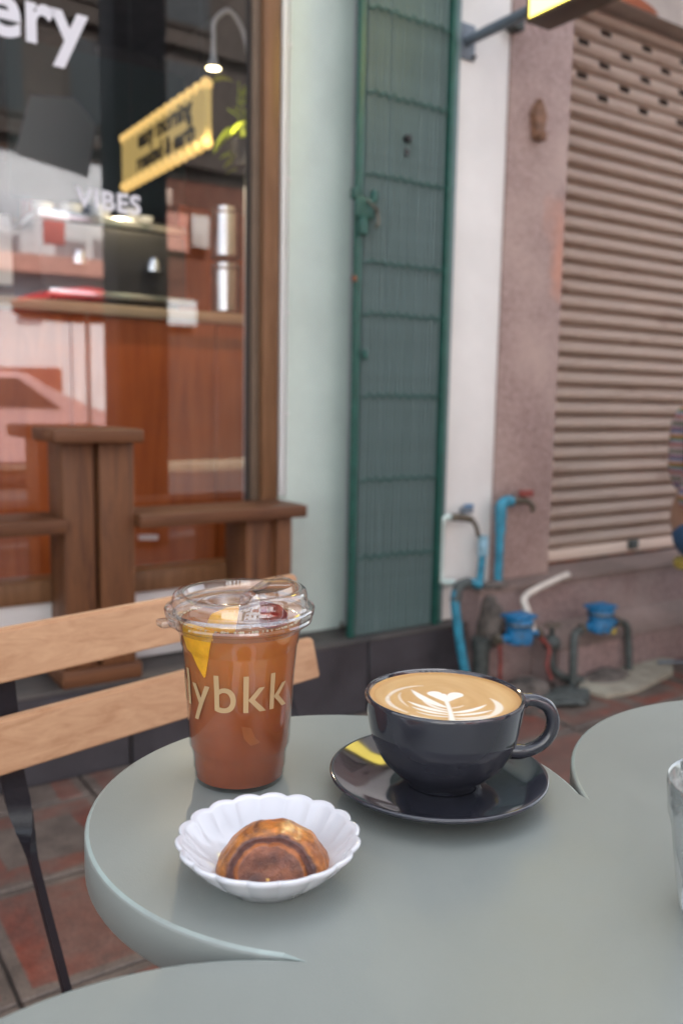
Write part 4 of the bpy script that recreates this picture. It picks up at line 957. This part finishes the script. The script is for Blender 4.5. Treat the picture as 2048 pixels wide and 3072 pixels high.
mid = np.clip(1-np.abs(r_-.45)/.3, 0, 1)[:, None]*.25; col = col*(1-mid)+dark[None]*mid
col = col*(1-cov[:, None])+milk[None]*cov[:, None]
bv = []
for (u_, v_) in verts:
    p = Vector((GX, GY, CZS))+rc*u_*CR+rv*v_*CR; rr2 = math.hypot(u_, v_)
    p.z += .0006*max(0, (rr2-.95)/.05); bv.append(bm.verts.new(p))
for k in range(na): bm.faces.new((bv[0], bv[1+k], bv[1+(k+1) % na]))
for i in range(1, nr):
    o1 = 1+(i-1)*na; o2 = 1+i*na
    for k in range(na): bm.faces.new((bv[o1+k], bv[o2+k], bv[o2+(k+1) % na], bv[o1+(k+1) % na]))
lm_ = bpy.data.materials.new('latte'); lm_.use_nodes = True; n = lm_.node_tree; b = n.nodes['Principled BSDF']; at_ = n.nodes.new('ShaderNodeVertexColor'); at_.layer_name = 'foam'
n.links.new(at_.outputs[0], b.inputs['Base Color']); b.inputs['Roughness'].default_value = .33; b.inputs['Subsurface Weight'].default_value = .15; b.inputs['Subsurface Radius'].default_value = (.003, .002, .001)
nz = n.nodes.new('ShaderNodeTexNoise'); nz.inputs['Scale'].default_value = 1400; bp = n.nodes.new('ShaderNodeBump'); bp.inputs['Strength'].default_value = .12; bp.inputs['Distance'].default_value = .0005
tc = n.nodes.new('ShaderNodeTexCoord'); n.links.new(tc.outputs['Object'], nz.inputs['Vector']); n.links.new(nz.outputs['Fac'], bp.inputs['Height']); n.links.new(bp.outputs[0], b.inputs['Normal'])
co = finish('latte', bm, lm_, cc, True, 80)
ca = co.data.color_attributes.new('foam', 'FLOAT_COLOR', 'POINT'); ca.data.foreach_set('color', np.concatenate([col, np.ones((len(col), 1))], 1).astype(np.float32).ravel())

# ================================================================== FLUTED DISH AND CAKE
DX, DY = .2180, .3880
dprof = [(.0, .0035), (.020, .0035), (.0225, .0), (.0255, .0), (.0285, .0035), (.0365, .0090), (.0440, .0165), (.0476, .0212), (.0492, .0232), (.0490, .0246), (.0478, .0250), (.0452, .0226), (.0385, .0140), (.030, .0085), (.024, .0064), (.0, .0058)]
NF = 18
def dmod(i, r, z, a):
    amp = {0: 0, 1: 0, 2: 0, 3: 0, 4: .25, 5: .6, 6: .9, 7: 1, 8: 1, 9: 1, 10: 1, 11: .95, 12: .8, 13: .45, 14: .1, 15: 0}[i]
    c_ = abs(math.cos(NF*a/2+.4)); c_ = c_**.8
    return r*(1+amp*.050*(c_-.62)), z+amp*.0010*(c_-.6)
MT['porcelain'] = mat('porcelain', (.62, .63, .66), .10, spec=.6, coat=.5)
tag(lathe('fluted_dish', dprof, (DX, DY, T), MT['porcelain'], None, 360, dmod, cap=(False, False), angle=180), 'small white porcelain dish with a fluted edge holding a cake', 'dish')
# cake
ck = bpy.data.materials.new('caramelised_cake'); ck.use_nodes = True; n = ck.node_tree; L = n.links; b = n.nodes['Principled BSDF']; b.inputs['Roughness'].default_value = .42; b.inputs['Coat Weight'].default_value = .25; b.inputs['Coat Roughness'].default_value = .25
at_ = n.nodes.new('ShaderNodeVertexColor'); at_.layer_name = 'crust'
tc = n.nodes.new('ShaderNodeTexCoord'); nz = n.nodes.new('ShaderNodeTexNoise'); nz.inputs['Scale'].default_value = 190; nz.inputs['Detail'].default_value = 7; L.new(tc.outputs['Object'], nz.inputs['Vector'])
n2 = n.nodes.new('ShaderNodeTexNoise'); n2.inputs['Scale'].default_value = 900; n2.inputs['Detail'].default_value = 3; L.new(tc.outputs['Object'], n2.inputs['Vector'])
cr = n.nodes.new('ShaderNodeValToRGB'); cr.color_ramp.elements[0].position = .3; cr.color_ramp.elements[1].position = .7; cr.color_ramp.elements[0].color = (.55, .5, .5, 1); cr.color_ramp.elements[1].color = (1.3, 1.25, 1.1, 1)
L.new(nz.outputs['Fac'], cr.inputs[0]); mx = n.nodes.new('ShaderNodeMix'); mx.data_type = 'RGBA'; mx.blend_type = 'MULTIPLY'; mx.inputs[0].default_value = .8
L.new(at_.outputs[0], mx.inputs[6]); L.new(cr.outputs[0], mx.inputs[7]); L.new(mx.outputs[2], b.inputs['Base Color'])
bp = n.nodes.new('ShaderNodeBump'); bp.inputs['Strength'].default_value = .7; bp.inputs['Distance'].default_value = .0009; L.new(n2.outputs['Fac'], bp.inputs['Height']); L.new(bp.outputs[0], b.inputs['Normal'])
b.inputs['Subsurface Weight'].default_value = .08; b.inputs['Subsurface Radius'].default_value = (.004, .002, .001)
KA, KB = 260, []
kp = [(.0002, .0130), (.005, .0131), (.010, .0136), (.0140, .0142), (.0163, .0146), (.0175, .0137), (.0184, .0128), (.0194, .0132), (.0208, .0140), (.0222, .0134), (.0245, .0110), (.0268, .0068), (.0284, .0010), (.0290, -.006), (.0285, -.013), (.0265, -.020), (.022, -.026), (.012, -.030), (.0002, -.031)]
kpf = []
for i in range(len(kp)-1):
    for q_ in range(6): t_ = q_/6; kpf.append((kp[i][0]*(1-t_)+kp[i+1][0]*t_, kp[i][1]*(1-t_)+kp[i+1][1]*t_))
kpf.append(kp[-1])
front = Vector((-f.x, -f.y, 0)).normalized(); tilt = R(66)
axz = (Vector((0, 0, 1))*math.cos(tilt)+front*math.sin(tilt)).normalized(); axx = Vector((rc.x, rc.y, 0)).normalized(); axy = axz.cross(axx)
AX = Matrix((axx*1.08, axy, axz)).transposed()
rnd = random.Random(12); rn = [(rnd.uniform(0, 6.28), rnd.randint(3, 14)) for _ in range(8)]
cake_c = Vector((.2155, .3790, T+.0052)); bm = bmesh.new()
def kmod(i, r, z, a):
    w_ = sum(math.sin(k_*a+p_) for p_, k_ in rn)/8; p_n = Vector((r*math.cos(a), r*math.sin(a), z)); d_ = __import__('mathutils').noise.noise(p_n*110)*.0009+__import__('mathutils').noise.noise(p_n*300)*.0003; return r*(1+.022*w_)+d_*(r > .003), z+.0010*w_*(r/.028)+d_
rings = add_lathe(bm, kpf, cake_c, KA, kmod, axis=AX); bm.faces.new(rings[0]); bm.faces.new(rings[-1])
cake_attr = True
cake = finish('cake', bm, ck, None, True, 80); tag(cake, 'small domed caramelised cake with a ringed top sitting in the white dish', 'cake')
from mathutils import noise as mn
colr = np.zeros((len(kpf)*KA, 4), np.float32); ci = 0
gold = np.array([.52, .195, .035]); brown = np.array([.22, .075, .028]); dk = np.array([.075, .027, .021]); lite = np.array([.85, .62, .27]); orr = np.array([.52, .16, .025]); plum = np.array([.115, .045, .035])
def ss(a, b, x): t = max(0, min(1, (x-a)/(b-a))); return t*t*(3-2*t)
for i, (r_q, z_q) in enumerate(kpf):
    for k in range(KA):
        a = 2*math.pi*k/KA; ad_ = math.degrees(a); P_ = Vector((r_q*math.cos(a), r_q*math.sin(a), z_q))
        n1 = mn.noise(P_*160); n2_ = mn.noise(P_*420+Vector((5, 2, 1))); n3_ = mn.noise(P_*70+Vector((1, 9, 3)))
        if z_q > .0125 or (z_q > .009 and r_q < .0225):
            rq = r_q+.0011*n1+.0005*n2_
            disc = plum*(.9-.5*n1)+brown*max(0, .45+.9*n3_)+orr*.25*ss(.008, .0, abs(P_.y-.004)+abs(P_.x)*.4)
            ring = orr*.75+brown*.2; band = plum*(1.1+.5*n2_)
            w1 = ss(.0158, .0168, rq)*(1-ss(.0176, .0186, rq)); w2 = ss(.0176, .0190, rq)
            w1 *= .65; c_ = disc*(1-w1)+ring*w1; c_ = c_*(1-w2)+band*w2; w3 = ss(.0212, .0226, rq); c_ = c_*(1-w3)+(gold*.6+brown*.4)*w3
        else:
            g_ = max(0, min(1, .5+1.1*n3_+.5*n1)); c_ = gold*g_+(orr*.6+brown*.4)*(1-g_); c_ = c_*(1+.35*n2_)
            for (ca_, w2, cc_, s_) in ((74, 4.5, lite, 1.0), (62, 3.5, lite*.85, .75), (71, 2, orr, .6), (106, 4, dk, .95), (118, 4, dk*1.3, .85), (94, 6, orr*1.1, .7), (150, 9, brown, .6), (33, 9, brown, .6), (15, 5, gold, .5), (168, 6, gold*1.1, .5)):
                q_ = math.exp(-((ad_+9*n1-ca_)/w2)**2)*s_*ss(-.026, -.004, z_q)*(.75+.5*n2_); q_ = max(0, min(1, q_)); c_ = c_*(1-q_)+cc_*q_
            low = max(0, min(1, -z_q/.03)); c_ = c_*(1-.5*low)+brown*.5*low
        colr[ci] = (*np.clip(c_, .01, 1), 1); ci += 1
ca = cake.data.color_attributes.new('crust', 'FLOAT_COLOR', 'POINT'); ca.data.foreach_set('color', colr.ravel())
bm = bmesh.new(); bm.from_mesh(cake.data); bmesh.ops.bisect_plane(bm, geom=list(bm.verts)+list(bm.edges)+list(bm.faces), plane_co=(0, 0, T+.0085), plane_no=(0, 0, 1), clear_inner=True)
bmesh.ops.holes_fill(bm, edges=[e_ for e_ in bm.edges if e_.is_boundary]); bm.to_mesh(cake.data); bm.free()
tag(finish('cake_crumb', rock((.1950, .3478, T+.0250), (.0008, .0007, .0008), 5, 0), mat('crumb', (.6, .35, .1), .7), None, True), 'tiny golden cake crumb on the front edge of the white dish', 'crumb')

# ================================================================== DRINKING GLASS
gcen = (.4025, .2270, T)
MT['tumbler'] = thin_glass('tumbler_glass', .26, .95, (.93, .95, .955), .03, .35)
def gmod(i, r, z, a):
    if 1 <= i <= 5: r *= 1-.022*(1-abs(math.cos(5*a)))
    return r, z
lathe_o = lathe('water_glass', [(.0, .001), (.0275, .0005), (.0300, .003), (.0320, .015), (.0350, .036), (.0362, .046), (.0378, .052), (.0392, .0690), (.0386, .0705), (.0374, .0695), (.0352, .050), (.033, .032), (.0275, .012), (.0, .0105)], gcen, MT['tumbler'], None, 120, gmod, cap=(False, False), angle=60)
tag(lathe_o, 'clear fluted water glass at the right end of the table', 'glass')

# ================================================================== SEATED PERSON AND STOOL
so = thing('plastic_stool', 'yellow plastic stool under the seated person by the shutter', 'stool', (2.83, 1.85, 0))
lathe('stool_seat', [(.0, .0), (.112, .0), (.116, .012), (.112, .028), (.0, .030)], (2.81, 1.81, .425), MT['yellow_plastic'], so, 40, cap=(False, False))
for a in (45, 135, 225, 315):
    c_, s_ = math.cos(R(a)), math.sin(R(a)); tube('leg', [(2.84+.06*c_, 1.80+.06*s_, .43), (2.84+.06*c_, 1.80+.06*s_, .002)], [.017, .013], MT['yellow_plastic'], so, 10)
pe = thing('person', 'person in striped shirt and blue jeans sitting on a yellow stool', 'person', (2.84, 1.82, 0))
def skin_mesh(name, nodes, edges, m, root=0, sub=2):
    me = bpy.data.meshes.new(name); me.from_pydata([n_[:3] for n_ in nodes], edges, []); me.materials.append(m)
    o = bpy.data.objects.new(name, me); link(o, pe)
    md = o.modifiers.new('skin', 'SKIN'); md.use_smooth_shade = True
    for i, n_ in enumerate(nodes): me.skin_vertices[0].data[i].radius = (n_[3], n_[4] if len(n_) > 4 else n_[3]); me.skin_vertices[0].data[i].use_root = (i == root)
    o.modifiers.new('sub', 'SUBSURF').levels = sub; o.modifiers['sub'].render_levels = sub; return o
X, Y = 2.79, 1.82
N = [(X, Y, .56, .10), (X+.02, Y, .72, .095), (X+.06, Y, .86, .105), (X+.11, Y, .98, .085), (X+.14, Y, 1.05, .05), (X+.17, Y, 1.12, .055), (X+.20, Y, 1.19, .085), (X+.21, Y, 1.27, .075),
     (X+.10, Y-.17, .96, .05), (X+.16, Y-.21, .72, .042), (X+.36, Y-.17, .62, .032), (X+.42, Y-.15, .61, .03),
     (X+.10, Y+.17, .96, .05), (X+.16, Y+.21, .72, .042), (X+.36, Y+.17, .62, .032), (X+.42, Y+.15, .61, .03),
     (X+.05, Y-.09, .53, .085), (X+.42, Y-.11, .52, .06), (X+.40, Y-.11, .26, .045), (X+.40, Y-.11, .06, .035), (X+.50, Y-.11, .035, .03),
     (X+.05, Y+.09, .53, .085), (X+.42, Y+.11, .52, .06), (X+.40, Y+.11, .26, .045), (X+.40, Y+.11, .06, .035), (X+.50, Y+.11, .035, .03)]
E_ = [(0, 1), (1, 2), (2, 3), (3, 4), (4, 5), (5, 6), (6, 7), (3, 8), (8, 9), (9, 10), (10, 11), (3, 12), (12, 13), (13, 14), (14, 15), (0, 16), (16, 17), (17, 18), (18, 19), (19, 20), (0, 21), (21, 22), (22, 23), (23, 24), (24, 25)]
skin_mesh('body', N, E_, MT['skin'])
shirt = bpy.data.materials.new('striped_knit'); shirt.use_nodes = True; n = shirt.node_tree; L = n.links; b = n.nodes['Principled BSDF']; b.inputs['Roughness'].default_value = .9
ge = n.nodes.new('ShaderNodeNewGeometry'); sx = n.nodes.new('ShaderNodeSeparateXYZ'); L.new(ge.outputs['Position'], sx.inputs[0])
mu = n.nodes.new('ShaderNodeMath'); mu.operation = 'MULTIPLY'; mu.inputs[1].default_value = 9.5; L.new(sx.outputs[2], mu.inputs[0]); fr_ = n.nodes.new('ShaderNodeMath'); fr_.operation = 'FRACT'; L.new(mu.outputs[0], fr_.inputs[0])
cr = n.nodes.new('ShaderNodeValToRGB'); cr.color_ramp.interpolation = 'CONSTANT'; seq = [(.45, .42, .42), (.4, .1, .06), (.35, .33, .4), (.12, .2, .1), (.5, .2, .07), (.4, .38, .42), (.1, .1, .2), (.5, .3, .32), (.15, .25, .2)]
cr.color_ramp.elements[0].color = (*seq[0], 1); cr.color_ramp.elements[1].position = .95; cr.color_ramp.elements[1].color = (*seq[1], 1)
for k, c_ in enumerate(seq[1:]):
    q = cr.color_ramp.elements.new((k+1)/9.5); q.color = (*c_, 1)
L.new(fr_.outputs[0], cr.inputs[0]); L.new(cr.outputs[0], b.inputs['Base Color'])
NS = [(a_[0], a_[1], a_[2], a_[3]+.013) for a_ in (N[0], N[1], N[2], N[3])]+[(X+.135, Y, 1.035, .055)]+[(a_[0], a_[1], a_[2], a_[3]+.014) for a_ in (N[8], N[9], N[12], N[13])]
NS += [(X+.30, Y-.185, .65, .046), (X+.30, Y+.185, .65, .046)]
NS[0] = (X, Y, .60, .122)
skin_mesh('shirt', NS, [(0, 1), (1, 2), (2, 3), (3, 4), (3, 5), (5, 6), (3, 7), (7, 8), (6, 9), (8, 10)], shirt)
NJ = [(X, Y, .565, .118), (X, Y, .61, .112)]+[(a_[0], a_[1], a_[2], a_[3]+.014) for a_ in (N[16], N[17], N[18], N[21], N[22], N[23])]+[(X+.40, Y-.11, .10, .05), (X+.40, Y+.11, .10, .05)]
skin_mesh('jeans', NJ, [(0, 1), (0, 2), (2, 3), (3, 4), (0, 5), (5, 6), (6, 7), (4, 8), (7, 9)], MT['jeans'])
skin_mesh('hair', [(X+.16, Y, 1.20, .07), (X+.17, Y, 1.29, .088), (X+.13, Y, 1.13, .05)], [(0, 1), (0, 2)], MT['hair'])
for s in (-1, 1):
    skin_mesh('shoe', [(X+.37, Y+s*.11, .045, .042), (X+.46, Y+s*.11, .04, .043), (X+.55, Y+s*.11, .035, .034)], [(0, 1), (1, 2)], MT['shoe'])
    for k, (dy, ln) in enumerate(((-.024, .062), (-.008, .07), (.008, .066), (.024, .052))):
        skin_mesh('finger', [(X+.43, Y+s*.15+dy, .612, .0095), (X+.43+ln*.6, Y+s*.15+dy, .605, .0085), (X+.43+ln*.9, Y+s*.15+dy, .585, .0075)], [(0, 1), (1, 2)], MT['skin'], sub=1)
    skin_mesh('thumb', [(X+.41, Y+s*.15-s*.02, .612, .011), (X+.44, Y+s*.15-s*.05, .605, .010), (X+.465, Y+s*.15-s*.058, .60, .0085)], [(0, 1), (1, 2)], MT['skin'], sub=1)
    skin_mesh('ear', [(X+.20, Y+s*.088, 1.20, .012), (X+.20, Y+s*.092, 1.225, .013)], [(0, 1)], MT['skin'], sub=1)
    skin_mesh('eye', [(X+.278, Y+s*.032, 1.222, .010), (X+.280, Y+s*.032, 1.224, .010)], [(0, 1)], MT['trim_white'], sub=1)
skin_mesh('nose', [(X+.282, Y, 1.215, .009), (X+.297, Y, 1.185, .013)], [(0, 1)], MT['skin'], sub=1)
skin_mesh('mouth', [(X+.276, Y-.02, 1.155, .006), (X+.282, Y, 1.153, .007), (X+.276, Y+.02, 1.155, .006)], [(0, 1), (1, 2)], MT['red'], sub=1)

# ================================================================== STREET SIDE BEHIND THE CAMERA (seen mirrored in the window)
c = box('street_column', 1.985, 2.33, -1.05, -.75, .001, 4.2, MT['column'], None, .01)
tag(c, 'dark square pavement column standing at the kerb facing the shop window', 'column')
um = thing('red_parasol', 'red market parasol standing on the far side of the road', 'parasol', (2.75, -3.0, 0))
lathe('canopy', [(.0, .17), (.25, .13), (.5, .06), (.64, .0), (.64, -.10), (.63, -.10), (.625, -.005), (.0, .15)], (2.50, -3.0, 1.79), MT['umbrella'], um, 8, cap=(False, False), angle=5)
tube('pole', [(2.50, -3, -.1), (2.50, -3, 1.95)], .02, MT['trim_white'], um, 12); lathe('base', [(.25, 0), (.25, .06), (.03, .1)], (2.50, -3, -.099), MT['column'], um, 24)
def house(name, label, x0, x1, m, rows, shopm, y=-8.5, top=None):
    h = thing(name, label, 'building', ((x0+x1)/2, y, 0), 'shophouses across the street')
    box('wall', x0, x1, y-6, y, 0.001, 4.45 if top else 8.2, m, h)
    if top: box('upper_storey', x0, x1, y-6, y+.02, 4.451, 8.2, top, h)
    box('parapet', x0, x1, y-.3, y+.08, 8.201, 8.8, m, h)
    n_ = max(2, int((x1-x0)/1.3))
    for r_ in range(rows):
        z = (4.95 if top else 3.5)+r_*(1.75 if top else 2.3)
        for k in range(n_):
            cx_ = x0+(k+.5)*(x1-x0)/n_
            fr = box('window', cx_-.42, cx_+.42, y+.021, y+.05, z, z+1.3, MT['timber'] if top else MT['trim_white'], h)
            box('pane', cx_-.36, cx_+.36, y+.051, y+.056, z+.06, z+1.24, MT['opp_glass'], fr)
        box('string_course', x0, x1, y+.021, y+.12, z-.30, z-.18, MT['timber'] if top else MT['opp_white'], h)
    return h
hA = house('shophouse', 'white shophouse across the street with a brown band beside its entrance', 1.0, 5.1, MT['opp_white'], 2, None, top=MT['timber'])
box('wall_band', 1.0, 3.85, -8.499, -8.42, 1.05, 1.40, MT['opp_brown'], hA); box('door', 4.02, 4.40, -8.499, -8.45, .0015, 2.1, MT['opp_white'], hA)
box('fascia', 1.0, 5.1, -8.499, -8.2, 2.75, 3.0, MT['opp_pink'], hA)
box('shop_opening', 1.3, 2.9, -8.499, -8.46, 1.6, 2.5, mat('lilac_poster', (.5, .45, .62), .7), hA)
hB = house('shophouse', 'dark terracotta shophouse across the street right of the white one', 5.1, 10, mat('opposite_terracotta', (.15, .055, .035), .8, var=.3), 2, None, top=MT['timber'])
box('roller_door', 5.15, 7.2, -8.499, -8.44, .0015, 2.0, MT['timber'], hB); box('roller_door', 7.7, 9.4, -8.499, -8.44, .0015, 2.5, MT['opp_brown'], hB); box('sign_board', 5.35, 6.0, -8.499, -8.40, 2.15, 2.55, MT['opp_white'], hB); box('sign_board', 5.4, 5.9, -8.499, -8.42, 3.3, 3.9, MT['opp_pink'], hB)
hC = house('shophouse', 'cream shophouse across the street left of the white one', -5, 1.0, MT['opp_white'], 2, None)
box('roller_door', -4, -2, -8.499, -8.44, .0015, 2.5, MT['grey_metal'], hC); box('roller_door', -1.5, .5, -8.499, -8.44, .0015, 2.5, MT['opp_brown'], hC)
hD = house('shophouse', 'pale shophouse far along the street on the left', -14, -5, MT['opp_white'], 2, None)

# clutter of the street front opposite
rnd = random.Random(21)
SB = [((3.2, 3.3), (.42, .5), (.62, .64, .70), 'pale blue'), ((3.7, 3.15), (.3, .34), (.55, .10, .08), 'red'), ((4.15, 3.5), (.45, .28), (.08, .10, .14), 'navy'), ((4.6, 3.25), (.25, .6), (.70, .62, .55), 'cream'),
      ((3.45, 2.2), (.35, .2), (.50, .44, .62), 'lilac'), ((5.35, 4.0), (.5, .25), (.62, .45, .38), 'salmon'), ((6.1, 3.4), (.3, .5), (.6, .58, .56), 'light grey'), ((4.4, 2.3), (.2, .3), (.45, .06, .05), 'dark red')]
for (x_, z_), (w_, h_), c_, n_ in SB:
    yb = -8.399 if x_ < 5.1 and 2.6 < z_ < 3.1 else -8.46
    o = box('shop_board', x_-w_/2, x_+w_/2, -8.19 if z_ > 2.7 and x_ < 5.1 else -8.42, -8.15 if z_ > 2.7 and x_ < 5.1 else -8.38, z_, z_+h_, mat(n_.replace(' ', '_')+'_board', c_, .7, var=.1), None, .005)
    tag(o, n_+' shop board fixed to the street front opposite the window', 'shop board', 'boards on the shophouses opposite')
pk = thing('parked_car', 'pale pink car parked on the far side of the road', 'car', (2.0, -6.4, -.1))
cp_ = mat('car_paint', (.60, .40, .41), .25, coat=.6)
prism = [(-2.1, .28), (-2.15, .62), (-1.95, .84), (-1.2, .92), (-.7, 1.34), (.6, 1.38), (1.25, .96), (1.95, .86), (2.15, .6), (2.1, .28)]
bm = bmesh.new(); a = [bm.verts.new((2.0+x, -7.1, z-.1)) for x, z in prism]; b = [bm.verts.new((2.0+x, -5.6, z-.1)) for x, z in prism]
bm.faces.new(a); bm.faces.new(b)
for k in range(10): bm.faces.new((a[k], a[(k+1) % 10], b[(k+1) % 10], b[k]))
bmesh.ops.bevel(bm, geom=list(bm.edges), offset=.06, segments=3, affect='EDGES'); finish('body', bm, cp_, pk, True, 40)
for sd_ in (-5.598, -7.108):
    bm = bmesh.new(); q4 = [(-1.05, .94), (-.62, 1.27), (.52, 1.30), (1.0, .96)]; f_ = [bm.verts.new((2.0+x, sd_, z-.1)) for x, z in q4]; g_ = [bm.verts.new((2.0+x, sd_+.006, z-.1)) for x, z in q4]
    bm.faces.new(f_); bm.faces.new(g_)
    for k in range(4): bm.faces.new((f_[k], f_[(k+1) % 4], g_[(k+1) % 4], g_[k]))
    finish('side_window', bm, MT['opp_glass'], pk)
    for wx in (-1.35, 1.35):
        wh = lathe('wheel', [(.10, -.09), (.29, -.09), (.31, -.05), (.31, .05), (.29, .09), (.10, .09)], (2.0+wx, sd_+(.0 if sd_ > -6 else .1)-.02, .21), MT['matte_black'], pk, 28, axis=Matrix.Rotation(R(90), 3, 'X'))
for hx in (-.5, .5): box('headlight', 2.0+2.08, 2.0+2.16, -6.35+hx-.12, -6.35+hx+.12, .50, .62, MT['trim_white'], pk, .02)
ln_ = thing('sky_glimpse_lantern', 'white lantern shape added as a glimpse of sky, hanging from an arm high on the dark pavement column', 'lantern', (2.2, -1.35, 3.2))
lathe('sky_patch', [(.05, 0), (.11, .24), (.10, .25), (.04, .0)], (2.16, -1.3, 3.12), MT['bench_white'], ln_, 6, cap=(True, True), angle=10)  # added white shape stands in for a bright bit of reflected sky
lathe('sky_glimpse_cap', [(.13, 0), (.05, .08), (.01, .12)], (2.16, -1.3, 3.372), MT['matte_black'], ln_, 6, angle=10)
tube('sky_glimpse_arm', [(2.16, -1.051, 3.56), (2.16, -1.3, 3.56), (2.16, -1.3, 3.48)], .012, MT['matte_black'], ln_, 8)
bm = bmesh.new(); pb_ = [(1.44, 2.50), (1.90, 2.42), (1.96, 2.78), (1.82, 2.92), (1.55, 2.88), (1.50, 2.70)]
a = [bm.verts.new((x, -1.06, z)) for x, z in pb_]; b = [bm.verts.new((x, -1.052, z)) for x, z in pb_]; bm.faces.new(a); bm.faces.new(b)
for k in range(6): bm.faces.new((a[k], a[(k+1) % 6], b[(k+1) % 6], b[k]))
cl_ = finish('hanging_cloth', bm, MT['bench_white']); tag(cl_, 'crumpled white cloth tied beside the dark pavement column', 'cloth')
tube('tie_cord', [(1.98, -1.056, 2.78), (1.95, -1.056, 2.76)], .006, MT['matte_black'], cl_, 6)
